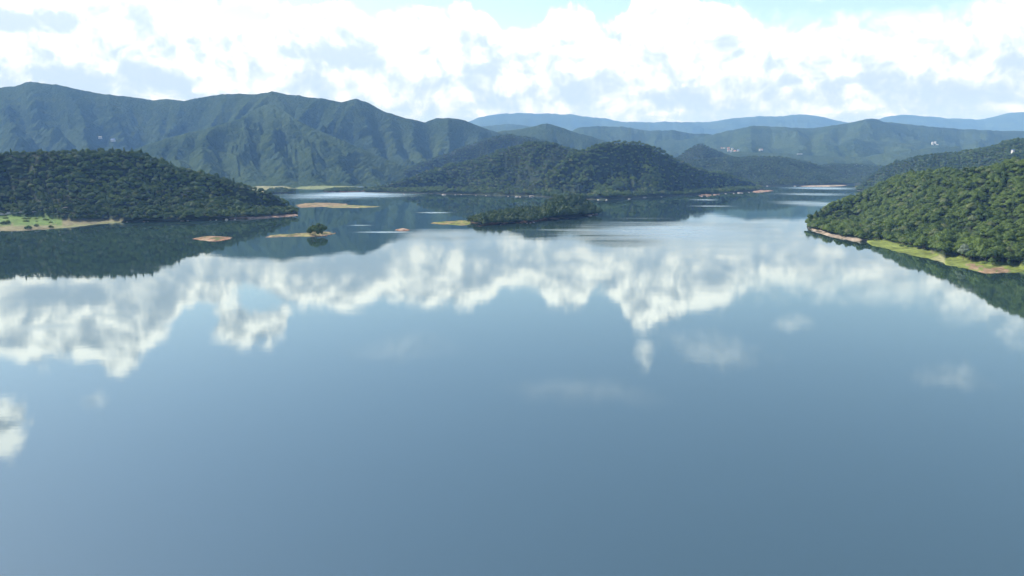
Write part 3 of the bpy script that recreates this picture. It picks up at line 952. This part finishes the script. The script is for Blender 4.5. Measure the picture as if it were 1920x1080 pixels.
# ------------------------------------------------------------------ banks, sandbars and islands
def bank(key, name, outline, hgt, label, color, color2=None, z0=-0.4, rings=10, seed=0, power=1.6, cat=None):
    """a low bank rising from the lake; outline = photo pixels of its waterline"""
    pts = [W(x, y, 0)[:2] for x, y in outline]
    for _ in range(3):          # round the outline
        q = []
        for i in range(len(pts)):
            a, b = pts[i], pts[(i + 1) % len(pts)]
            q += [a * .75 + b * .25, a * .25 + b * .75]
        pts = q
    pts = np.array(pts)
    c = pts.mean(0)
    nn = len(pts)
    rad = np.linalg.norm(pts - c, axis=1, keepdims=True)
    pts = c + (pts - c) * (1 + (fbm(pts[:, :1] / 12 + seed, pts[:, 1:] / 12, 4) - .5) * 0.5)
    V, cols = [], []
    for kx in range(rings):
        t = kx / rings
        p = c + (pts - c) * (1 - t)
        z = z0 + (hgt - z0) * (1 - (1 - t) ** power) + (fbm(p[:, 0] / 8 + seed, p[:, 1] / 8, 3) - .5) * hgt * .7 * min(1, t * 4)
        nz = fbm(p[:, 0] / 11 + seed * 2, p[:, 1] / 11, 3)
        for (x, y), zz, q in zip(p, z, nz):
            V.append((x, y, zz))
            cc = np.array(color2 if (color2 and q > 0.52) else color)
            if t < 0.13: cc = cc * 0.45          # wet edge
            if q < 0.40 and t > .2: cc = np.array((0.16, 0.17, 0.06))
            cols.append(tuple(cc * (0.75 + 0.5 * q)))
    V.append((c[0], c[1], hgt)); cols.append(color)
    Fc = []
    for kx in range(rings - 1):
        for i in range(nn):
            j = (i + 1) % nn
            Fc.append((kx * nn + i, kx * nn + j, (kx + 1) * nn + j, (kx + 1) * nn + i))
    for i in range(nn): Fc.append(((rings - 1) * nn + i, (rings - 1) * nn + (i + 1) % nn, len(V) - 1))
    ob = mesh_obj(name, V, Fc, M['ground'], smooth=True, colors=np.array(cols) * 0.6)
    tag(ob, label, kind='structure')
    return np.array(V), ob


bank('b1', 'sandbar', [(348, 447), (380, 443), (410, 442), (446, 446), (425, 451), (400, 453.5), (375, 451)], 1.8, 'reddish lens shaped sandbar off the left headland', RED, (0.36, 0.26, 0.17), seed=1)
bank('b2', 'sandbar', [(478, 444.5), (500, 441), (530, 440), (560, 439), (590, 434), (615, 432), (634, 437), (625, 441), (600, 444.5), (575, 444), (545, 443.5), (510, 446)], 2.0, 'long sandbar carrying the small tree clump', (0.4, 0.3, 0.2), (0.3, 0.28, 0.12), seed=2)
bank('b3', 'sandbar', [(734, 431.5), (752, 428.5), (768, 429.5), (774, 432), (755, 434)], 2.2, 'small reddish mound of bare earth in open water', RED, (0.5, 0.38, 0.3), seed=3)
bank('b4', 'sandbar', [(787, 419), (820, 415.5), (850, 414), (885, 412.5), (892, 420), (870, 424), (830, 421)], 2.0, 'grassy spit at the left end of the wooded island', (0.24, 0.3, 0.07), (0.36, 0.28, 0.13), seed=4)
bank('b5', 'sandbar', [(545, 384), (570, 379.5), (610, 380), (650, 380.5), (658, 384), (650, 387.5), (600, 388), (560, 391)], 1.8, 'wide tan sandbar behind the left headland', (0.42, 0.31, 0.2), (0.3, 0.22, 0.12), seed=5)
bank('b6', 'sandbar', [(590, 389), (625, 385), (655, 383.5), (690, 386), (728, 387.5), (690, 389.8), (640, 391)], 1.6, 'thin sandbar with green edge in front of the wide one', (0.4, 0.31, 0.17), (0.24, 0.27, 0.1), seed=6)
bank('b7', 'sandbar', [(1408, 361), (1412, 357), (1430, 355.5), (1455, 357.5), (1440, 359.5), (1425, 362)], 2.0, 'tan rocky tip at the right end of the centre hill', (0.5, 0.4, 0.3), RED, seed=7)
bank('b8', 'sandbar', [(1480, 349.0), (1520, 347.6), (1550, 347), (1585, 346.4), (1596, 348), (1570, 350), (1520, 350.6)], 1.6, 'bare tan flat at the far end of the lake', (0.5, 0.38, 0.28), (0.55, 0.46, 0.36), seed=8)
bank('b10', 'sandbar', [(1505, 346.2), (1560, 345), (1582, 344.0), (1580, 342.5), (1550, 342.4), (1515, 344)], 3.5, 'reddish earth bank at the far end of the lake', (0.52, 0.34, 0.24), (0.55, 0.46, 0.36), seed=18)
bank('b9', 'sandbar', [(1590, 352), (1640, 350.5), (1650, 352), (1610, 353.5)], 1.6, 'pale strip of shore behind the right headland', (0.5, 0.44, 0.36), seed=9)
ISL, _ = bank('isl', 'island', [(872, 420), (885, 411), (930, 405), (980, 399), (1020, 392), (1060, 390), (1100, 394), (1118, 401), (1108, 406), (1060, 410), (1000, 417), (950, 421), (900, 423)], 6, 'long low wooded island in the middle of the lake', FLOOR, (0.3, 0.2, 0.13), rings=14, seed=10)
ISR, _ = bank('isr', 'island', [(1000, 400), (1035, 391), (1080, 390), (1112, 397), (1112, 404), (1075, 408), (1030, 411), (1003, 409)], 21, 'taller right end of the wooded island', FLOOR, (0.06, 0.06, 0.03), rings=14, seed=20, z0=0.3)
bank('b11', 'shore', [(455, 357), (480, 346), (545, 349), (560, 358), (520, 362), (480, 362)], 4, 'green field at the head of the left bay', (0.2, 0.24, 0.09), (0.34, 0.31, 0.17), seed=11)
bank('b12', 'shore', [(540, 356), (560, 348.5), (620, 347.5), (690, 350), (640, 355), (600, 355.5)], 4, 'grassy shore at the back of the left bay', (0.2, 0.26, 0.09), (0.26, 0.3, 0.13), seed=12)
SP1, _ = bank('b13', 'shore', [(495, 360), (520, 357), (550, 357), (552, 361), (530, 363), (500, 363)], 4, 'small tree covered point in the left bay', FLOOR, seed=13)
SP2, _ = bank('b14', 'shore', [(604, 358), (630, 354), (690, 354), (700, 359), (650, 361), (610, 360.5)], 4, 'tree covered point with a reddish edge in the left bay', FLOOR, (0.42, 0.22, 0.17), seed=14)

# ------------------------------------------------------------------ rocks
def rock_mesh(name, mat, seed):
    rg = np.random.default_rng(seed)
    v, f = ico(2)
    v = v.copy()
    nz = np.zeros(len(v))
    for _ in range(7):
        d_ = rg.normal(size=3); d_ /= np.linalg.norm(d_)
        nz -= np.maximum(0, v @ d_ - (0.45 + .3 * rg.random())) * 0.8
    v = v * (1 + nz)[:, None] * (1 + (rg.random((len(v), 1)) - .5) * .08)
    v[:, 2] *= 0.62
    me = bpy.data.meshes.new(name)
    me.from_pydata([tuple(map(float, a)) for a in v], [], [tuple(map(int, a)) for a in f])
    me.materials.append(mat)
    return me


rocks_p = [rock_mesh('rock', M['rock'], 100 + i) for i in range(3)]
rocks_r = [rock_mesh('rock', M['rock_red'], 110 + i) for i in range(3)]


ORD = ['leftmost', 'second from the left', 'third from the left', 'fourth from the left', 'fifth from the left', 'sixth from the left', 'seventh from the left', 'eighth from the left',
       'ninth from the left', 'tenth from the left', 'eleventh from the left', 'twelfth from the left', 'thirteenth from the left', 'fourteenth from the left', 'fifteenth from the left',
       'sixteenth from the left', 'seventeenth from the left', 'eighteenth from the left', 'nineteenth from the left', 'twentieth from the left']


def placed(label, spots, i):
    """label with the thing's place in its row, left to right as the photograph shows it"""
    if len(spots) < 2: return label
    order_ = sorted(range(len(spots)), key=lambda q: (spots[q][0], q))
    k_ = order_.index(i)
    return label + ', ' + ('rightmost' if k_ == len(spots) - 1 else ORD[k_])


def rocks(spots, meshes, label, group, rg=np.random.default_rng(5)):
    for i, (x, y, wpx) in enumerate(spots):
        p = W(x, y, 0.0)
        s = wpx * p[1] / F / 2
        o = bpy.data.objects.new('boulder', meshes[i % len(meshes)])
        COL.objects.link(o)
        o.location = (p[0], p[1], s * .12)
        o.scale = (s, s * (.6 + .4 * rg.random()), min(s, 3.5) * (.55 + .4 * rg.random()))
        o.rotation_euler = (0, 0, rg.random() * 6)
        tag(o, placed(label, spots, i), 'rock', group)


rocks([(238, 416.5, 4), (270, 416, 7), (278, 415.5, 4), (340, 414.5, 5), (352, 414, 6), (344, 414.4, 4), (395, 413, 4), (405, 412.7, 4), (424, 412.3, 8), (440, 411.7, 5)], rocks_p,
      'pale boulder at the waterline of the left headland', 'pale boulders along the left headland')
rr = np.random.default_rng(8)
rocks([(456 + i * 5.4 + rr.random() * 2, 411 - i * 0.32 - rr.random() * 1.3, 4 + 4 * rr.random()) for i in range(19)], rocks_r,
      'tan rock on the left headland tip', 'tan rocks on the left headland tip')
rocks([(757, 364, 5), (832, 365.3, 11), (853, 365.3, 4), (865, 365, 4), (886, 364.5, 7), (892, 366.5, 4), (911, 367, 4), (953, 368.5, 4), (968, 369, 14), (975, 369.3, 5), (998, 368.4, 14), (1180, 373.5, 7), (1122, 375, 5), (1138, 375.2, 6), (1208, 370.5, 12), (1240, 369, 5)],
      rocks_p, 'white boulder at the waterline of the centre hills', 'white boulders along the centre hills')
rocks([(1312, 367, 6), (1318, 366, 8), (1325, 365.5, 9), (1332, 366, 7), (1340, 365.5, 8), (1347, 365, 7), (1316, 368.3, 6), (1328, 368, 8)], rocks_r,
      'reddish rock at the foot of the centre hill', 'reddish rock cluster below the centre hill')
rocks([(1361, 363.5, 5), (1376, 362.8, 5), (1386, 362, 9), (1392, 362.4, 6), (1404, 361, 4)], rocks_p, 'white rock beside the tan tip of the centre hill', 'white rocks left of the tan tip')
rocks([(1418, 359.8, 8), (1428, 359, 9), (1440, 358.5, 7)], rocks_r, 'tan rock on the bare right tip of the centre hill', 'tan rocks on the centre hill tip')
rocks([(1456, 348.6, 8), (1430, 349.0, 8), (1438, 349.1, 5), (1490, 349.1, 6), (1612, 352.4, 6), (1625, 352.6, 5)], rocks_p, 'white rock on the far shore of the right arm', 'white rocks on the far shore')
rocks([(1526, 429.5, 4), (1532, 433, 5), (1538, 435, 5), (1546, 438.5, 5), (1551, 440, 4), (1560, 441, 5), (1602, 449.5, 8), (1607, 450.5, 6), (1612, 451, 4), (1517, 426.5, 5)], rocks_p,
      'pale rock on the bare shore of the right headland', 'pale rocks on the right headland shore')
rocks([(988, 419, 4), (995, 418.3, 4), (1000, 417.2, 6), (939, 421.8, 3), (1112, 402.5, 8), (1106, 404.5, 9), (1118, 401.5, 6)], rocks_p, 'pale rock at the waterline of the wooded island', 'pale rocks round the wooded island')
rocks([(574, 441.5, 4), (583, 443, 5), (590, 443.5, 5), (603, 443, 4), (612, 442, 6), (620, 439, 6), (567, 440, 5), (628, 437.5, 4)], rocks_r, 'tan rock at the foot of the small tree clump', 'tan rocks round the small tree clump')
rocks([(1886, 492, 5)], rocks_p, 'pale rock on the grassy spit below the right forest', None)

# ------------------------------------------------------------------ trees
in_frame = lambda x, y: (x > -5) & (x < 1925) & (y > 0) & (y < 1085)

road_px = [(-60, 404.5), (0, 402), (35, 399.5), (70, 397.5), (100, 393), (127, 388.5)]


def keep_left(x, y, p):
    ry = np.interp(x, [a[0] for a in road_px], [a[1] for a in road_px])
    road = (x < 130) & (y > ry - 1.0) & (y < ry + 7.5) & (p[:, 1] < 1150)
    return ~road


pL = scatter('left', 7.0, 0.0, 1.1, keep_left, 2)
pR = scatter('right', 6.6, 0.0, 1.1, None, 3)
sR, vR, tR = tree_attrs(pR, 5)
sL, vL, tL = tree_attrs(pL, 6)
# the trees that show largest, each its own object
x, y = proj(pR)
show = sR[:, 0] / pR[:, 1]
show[~(in_frame(x, y) & (x < 1916))] = 0
order = np.argsort(-show)[:262]
order = order[show[order] > 0]
pick = np.zeros(len(pR), bool); pick[order] = True
forest(pR[~pick], C_NEAR, 'sunlit mid green forest covering the right headland', sR[~pick], vR[~pick], tR[~pick])
forest(pL, C_MID, 'dark green forest covering the left headland', sL, vL, tL)

tm = trunk_mesh('trunk', 9, 0.22, 1)


def tree(loc, crown, size, turn, label, group, name='broadleaf_tree', cat='tree'):
    e = empty(name, tuple(map(float, loc)), float(turn))
    e.scale = tuple(map(float, size))
    for nm, me in (('crown', crown), ('trunk', tm)):
        c = bpy.data.objects.new(nm, me); COL.objects.link(c); c.parent = e
    return tag(e, label, cat, group)


oy_edge = lambda x_: np.interp(x_, [1516, 1560, 1616, 1652, 1700, 1740, 1770, 1830, 1900, 1925], [426, 439, 452, 449, 462, 471, 486, 492, 498, 504])
ox, oy = proj(pR)
front = [i for i in order if oy[i] > oy_edge(ox[i]) - 9]
front_sp = [(ox[i], 0) for i in front]
ORD += [ORD[8].replace('ninth', w_) for w_ in ('twenty first', 'twenty second', 'twenty third', 'twenty fourth', 'twenty fifth', 'twenty sixth', 'twenty seventh', 'twenty eighth', 'twenty ninth', 'thirtieth',
        'thirty first', 'thirty second', 'thirty third', 'thirty fourth', 'thirty fifth', 'thirty sixth', 'thirty seventh', 'thirty eighth', 'thirty ninth', 'fortieth')]
for i in order:
    edge_row = oy[i] > oy_edge(ox[i]) - 9
    lower = oy[i] > oy_edge(ox[i]) - 50
    where = 'in the front row at the water edge' if edge_row else ('on the lower slope' if lower else 'on the upper slope')
    kind_ = 'dark pointed pine' if vR[i] == 5 else ('dark green round tree' if vR[i] == 4 else 'sunlit mid green leafy tree')
    lab = '%s %s of the right headland forest' % (kind_, where)
    if edge_row and len(front) <= 40:
        lab = placed('%s of the front row above the right shore' % kind_.replace('sunlit mid green leafy tree', 'sunlit leafy tree'), front_sp, front.index(i))
    tree(pR[i], near_m[vR[i]], sR[i], tR[i][2], lab, '%s %s of the right headland' % (kind_, where),
         'pine_tree' if vR[i] == 5 else 'broadleaf_tree')

def on_shore(x, y):
    h = HILLS['left']
    ok = (h['vs'] <= 0.0)
    dd = (h['px'] - x) ** 2 + (h['py'] - y) ** 2 * 4 + np.where(ok, 0, 1e9)[:, None]
    return h['P'][np.unravel_index(np.argmin(dd), dd.shape)]


bush_m = [crown_mesh('bush_crown', M['leaf_dark'], 420, 0.5, 81 + i, 'bush', 4.0, 6.0, lumps=8) for i in range(2)]
bush_l = crown_mesh('bush_crown', M['leaf_bright'], 420, 0.45, 85, 'bush', 3.4, 3.4, lumps=8)
pale_c = crown_mesh('pale_crown', M['leaf_pale'], 900, 0.5, 91, 'round', 5.0, 14, lumps=12)
tree(W(1806, 487, 2.3), pale_c, (1.15, 1.15, 1.1), 0.4, 'tall pale silvery green tree above the right grassy spit', None)
# shrubs on the right spits
sh_sp = [(1641, 451, .7), (1690, 462, .8), (1706, 464, 1.1), (1735, 470, .7), (1860, 497, 1.0), (1872, 497, 1.1), (1888, 498, .9), (1846, 495, .9)]
for i, (x_, y_, s_) in enumerate(sh_sp):
    tree(W(x_, y_, 1.6), bush_l, (s_, s_, s_), x_, placed('pale green shrub above the right grassy spits', sh_sp, i), 'shrubs above the right grassy spits', 'shrub', 'shrub')
# bushes on the left beach
for x_, y_, s_, lb in [(52, 431, 1.25, 'largest dark round bush on the left beach'), (70, 425.5, 0.95, 'middle dark bush on the left beach'), (97, 426.5, 1.0, 'dark bush on the left beach nearest the tan sand'),
                       (8, 419, 1.2, 'dark bush on the meadow at the far left'), (17, 418, 1.0, 'smaller dark bush beside the one at the far left of the meadow')]:
    tree(on_shore(x_, y_) + np.array([0, 0, -.3]), bush_m[int(x_) % 2], (s_, s_, s_ * .95), x_, lb, None, 'bush', 'bush')
rg = np.random.default_rng(19)
md_sp = [(5 + rg.random() * 100, 404 + rg.random() * 14, .45 + .5 * rg.random()) for _ in range(16)]
for i, (x_, y_, s_) in enumerate(md_sp):
    tree(on_shore(x_, y_) + np.array([0, 0, -.3]), bush_l, (s_ * 1.4, s_ * 1.4, s_), x_ * 7, placed('low green shrub on the left meadow', md_sp, i), 'shrubs on the left meadow', 'shrub', 'shrub')
# small clump of trees on the long sandbar
cl_sp = [(581, 440, 1.15), (586, 441.5, 1.2), (592, 442, 1.25), (599, 441.5, 1.25), (605, 440.5, 1.2), (608, 438.5, 1.1), (588, 437, 1.25), (597, 436.5, 1.3), (603, 436, 1.15)]
for i, (x_, y_, s_) in enumerate(cl_sp):
    tree(W(x_, y_, 1.2), near_m[4] if i % 3 else bush_m[0], (s_ * .95, s_ * .95, s_ * (1.2 if i % 3 else 1.9)), x_, placed('dark tree in the clump on the long sandbar', cl_sp, i), 'small tree clump on the sandbar')


# woods on the island and the bay points
def wood_on(V, n, frac, col, label, smin, smax, seed, hscale=None, maxv=6):
    rg = np.random.default_rng(seed)
    c = V.mean(0)
    pts = V[rg.integers(0, len(V) - 1, n * 6)]
    pts = pts + (rg.random(pts.shape) - .5) * np.array([14, 14, 0])
    pts = c + (pts - c) * np.array([frac, frac, 1])
    cell = np.floor(pts[:, :2] / 6.0).astype(int)
    _, fi = np.unique(cell[:, 0] * 100003 + cell[:, 1], return_index=True)
    pts = pts[fi]
    pts[:, 2] = np.maximum(pts[:, 2] - 0.5, 0.2)
    s, v, t = tree_attrs(pts, seed, smin, smax, maxv)
    if hscale is not None:
        s[:, 2] *= hscale(proj(pts)[0]); s[:, :2] *= (hscale(proj(pts)[0]) ** .5)[:, None]
    return forest(pts, col, label, s, v, t)


wood_on(np.concatenate([ISL, ISR, ISR]), 1700, 0.93, C_ISLE, 'thick wood covering the long island, taller at its right end', 0.8, 1.25, 71, lambda x: np.interp(x, [880, 920, 985, 1012, 1035, 1090, 1118], [.8, 1.2, 1.2, 1.0, 1.9, 1.85, 1.1]))
wood_on(SP1, 150, 0.9, C_MID, 'dark clump of wood on the small point in the left bay', 0.8, 1.2, 73)
wood_on(SP2, 200, 0.9, C_MID, 'dark wood on the reddish edged point in the left bay', 0.7, 1.0, 74)
for key, sp_, lb, col, v1, s0, s1 in [
    ('centre_a', 9.6, 'blue green forest covering the left dome of the centre hills', C_MID2, 1.1, 1.0, 1.55),
    ('centre_b', 9.6, 'blue green forest covering the right dome of the centre hills', C_MID2, 1.1, 1.0, 1.55),
    ('right_back', 9, 'hazy forest on the ridge behind the right headland', C_MID, 1.08, .8, 1.3),
    ('mid_spur', 11, 'forest on the slope behind the centre hills', C_FAR, 1.08, .8, 1.4),
    ('knoll', 11, 'forest on the small pointed knoll', C_FAR, 1.1, .8, 1.3),
    ('low_a', 10, 'forest on the low hill at the right arm of the lake', C_FAR, 1.1, .8, 1.3),
    ('low_b', 11, 'forest on the low shore at the far end of the lake', C_FAR, 1.1, .8, 1.3)
    ]:
    p = scatter(key, sp_, 0.0, v1, (lambda x, y, p: (x > -150) & (x < 2070)), 80 + len(key))
    s, v, t = tree_attrs(p, 90 + len(key), s0, s1, 4 if col is C_FAR else 6)
    forest(p, col, lb, s, v, t)


# ------------------------------------------------------------------ buildings far away
def on_hill(keys, x, y):
    best = None
    for kx in keys:
        h = HILLS[kx]
        ok = (h['vs'] >= 0) & (h['vs'] <= 1.0)
        dd = (h['px'] - x) ** 2 + (h['py'] - y) ** 2 + np.where(ok, 0, 1e9)[:, None]
        i = np.unravel_index(np.argmin(dd), dd.shape)
        if best is None or dd[i] < best[0]:
            best = (dd[i], h['P'][i])
    return best[1]


def box(V, Fc, cx, cy, cz, sx, sy, sz):
    k0 = len(V)
    for dz in (0, 1):
        for dx, dy in ((-1, -1), (1, -1), (1, 1), (-1, 1)):
            V.append((cx + dx * sx / 2, cy + dy * sy / 2, cz + dz * sz))
    Fc += [tuple(k0 + i for i in f) for f in ((0, 3, 2, 1), (4, 5, 6, 7), (0, 1, 5, 4), (1, 2, 6, 5), (2, 3, 7, 6), (3, 0, 4, 7))]


def house(loc, w, d_, h, roofmat, rz, label, group=None, name='house', cat='house', up=0.0):
    e = empty(name, (float(loc[0]), float(loc[1]), float(loc[2]) + up), rz)
    V, Fc = [], []
    box(V, Fc, 0, 0, -6, w, d_, h + 6)
    mesh_obj('wall', V, Fc, M['wall'], e)
    rh, ov = w * .22, .5
    V = [(-w / 2 - ov, -d_ / 2 - ov, h), (w / 2 + ov, -d_ / 2 - ov, h), (w / 2 + ov, d_ / 2 + ov, h), (-w / 2 - ov, d_ / 2 + ov, h), (-w / 2 - ov, 0, h + rh), (w / 2 + ov, 0, h + rh)]
    mesh_obj('roof', V, [(0, 1, 5, 4), (2, 3, 4, 5), (0, 4, 3), (1, 2, 5), (0, 3, 2, 1)], roofmat, e)
    nw = max(2, int(w / 4))
    for i in range(nw):
        V, Fc = [], []
        box(V, Fc, -w / 2 + (i + .5) * w / nw, -d_ / 2 - .03, h * .4, 1.4, .06, 1.5)
        mesh_obj('window', V, Fc, M['glass'], e)
    return tag(e, label, cat, group)


vk = ['low_c', 'far_b']
RM = [M['roof_red'], M['roof_grey'], M['roof_red'], M['roof_blue']]
vl_sp = [(1353, 280, 16), (1359, 281, 13), (1366, 280, 22), (1373, 281, 15), (1364, 283.5, 18), (1371, 284.5, 14), (1378, 284, 16), (1384, 283, 14), (1377, 287, 18), (1423, 282, 16), (1428, 283, 12)]
for i, (x_, y_, w_) in enumerate(vl_sp):
    p = on_hill(vk, x_, y_)
    house(p, w_, 11, 8, RM[i % 4], (i * 37 % 60 - 30) / 57, placed('small %s roofed white house in the village' % ['red', 'grey', 'red', 'blue'][i % 4], vl_sp, i), 'houses of the hillside village', up=3)
tw_sp = [(1748, 272, 13, 22), (1754, 270, 10, 16), (1757, 273, 15, 10)]
for i, (x_, y_, w_, h_) in enumerate(tw_sp):
    p = on_hill(['far_b', 'low_c'], x_, y_)
    house(p, w_, 12, h_, M['roof_grey'], .2, placed('pale block on the far slope above the right ridge', tw_sp, i), 'tower blocks on the far slope', 'apartment_block', 'building')
p = on_hill(['mount'], 188, 262); house(p, 18, 12, 7, M['roof_grey'], .3, 'white farmhouse left of the other at the foot of the big mountain', up=12)
p = on_hill(['mount'], 212, 268); house(p, 26, 14, 8, M['roof_blue'], -.2, 'larger pale building right of the farmhouse on the big mountain', None, 'farm_building', 'building', up=12)
p = on_hill(['right_back'], 1896, 290); house(p, 7, 6, 4, M['roof_blue'], .3, 'small blue roofed house on the ridge behind the right headland', up=9)
# pale plastic tunnels and fields in the far valley
gr_sp = [(1655, 294, 70), (1664, 295.5, 60), (1609, 311, 50), (1500, 290, 40)]
for i, (x_, y_, w_) in enumerate(gr_sp):
    p = on_hill(['low_c', 'far_b', 'low_b'], x_, y_)
    e = empty('greenhouse', (float(p[0]), float(p[1]), float(p[2]) + 3), .1 * i)
    V, Fc = [], []
    ns = 8
    for s_ in (-1, 1):
        for kx in range(ns + 1):
            a = math.pi * kx / ns
            V.append((s_ * w_ / 2, 6 * math.cos(a), 5 * math.sin(a)))
    for kx in range(ns): Fc.append((kx, kx + 1, ns + 2 + kx, ns + 1 + kx))
    Fc += [tuple(range(ns + 1)), tuple(range(ns + 1, 2 * ns + 2))]
    mesh_obj('cover', V, Fc, M['roof_grey'], e)
    V, Fc = [], []
    box(V, Fc, w_ / 2 + .04, 0, 0, .08, 2.5, 2.6)
    mesh_obj('door', V, Fc, M['concrete'], e)
    tag(e, placed('long pale greenhouse in the far valley', gr_sp, i), 'greenhouse', 'greenhouses in the far valley')

# road with a pale guardrail on the left headland
rp = [on_hill(['left'], a, b) for a, b in road_px]
rp = np.array(rp)
t0 = np.linspace(0, len(rp) - 1, 60)
rp = np.stack([np.interp(t0, range(len(rp)), rp[:, i]) for i in range(3)], -1)
rp = np.stack([smooth_curve(rp[:, i], 9) for i in range(3)], -1)
V, Fc = [], []
for i, q in enumerate(rp):
    V += [(q[0], q[1], q[2] + 1.0), (q[0], q[1] + 6, q[2] + 1.3), (q[0], q[1] - .3, q[2] - 2.5)]
for i in range(len(rp) - 1):
    a = 3 * i
    Fc += [(a, a + 3, a + 4, a + 1), (a + 2, a + 5, a + 3, a)]
tag(mesh_obj('road', V, Fc, M['concrete']), 'narrow road cut into the left headland above the meadow', kind='structure')
e = empty('guardrail', tuple(map(float, rp[30])))
V, Fc = [], []
o3 = rp[30]
for q in rp:
    q = q - o3
    V += [(q[0], q[1] - .1, q[2] + 1.45), (q[0], q[1] - .1, q[2] + 2.1), (q[0], q[1] + .1, q[2] + 2.1), (q[0], q[1] + .1, q[2] + 1.45)]
for i in range(len(rp) - 1):
    a = 4 * i
    for j in range(4): Fc.append((a + j, a + (j + 1) % 4, a + 4 + (j + 1) % 4, a + 4 + j))
mesh_obj('rail', V, Fc, M['wall'], e)
for i in range(0, 60, 3):
    V, Fc = [], []
    q = rp[i] - o3
    box(V, Fc, q[0], q[1] + .25, q[2] + 0.9, .25, .25, 1.2)
    mesh_obj('post', V, Fc, M['concrete'], e)
tag(e, 'pale roadside guardrail on the left headland above the meadow', 'guardrail')

# ------------------------------------------------------------------ haze
m, n, o = material('haze')
pv = n.node('ShaderNodeVolumePrincipled')
pv.inputs['Color'].default_value = (0.24, 0.50, 1.0, 1)
pv.inputs['Density'].default_value = 0.000061
pv.inputs['Absorption Color'].default_value = (1, 1, 1, 1)
pv.inputs['Anisotropy'].default_value = 0.0
n.l.new(pv.outputs[0], o.inputs['Volume'])
zt = max(float(h['P'][..., 2].max()) for h in HILLS.values()) + 30
V, Fc = [], []
box(V, Fc, 0, 9000, -7, 40000, 26000, zt + 7)
hz = mesh_obj('haze', V, Fc, m)
tag(hz, 'thin blue haze over the lake and mountains', kind='stuff')
print('haze top', zt)

cy_ = SC.cycles
cy_.volume_bounces = 0
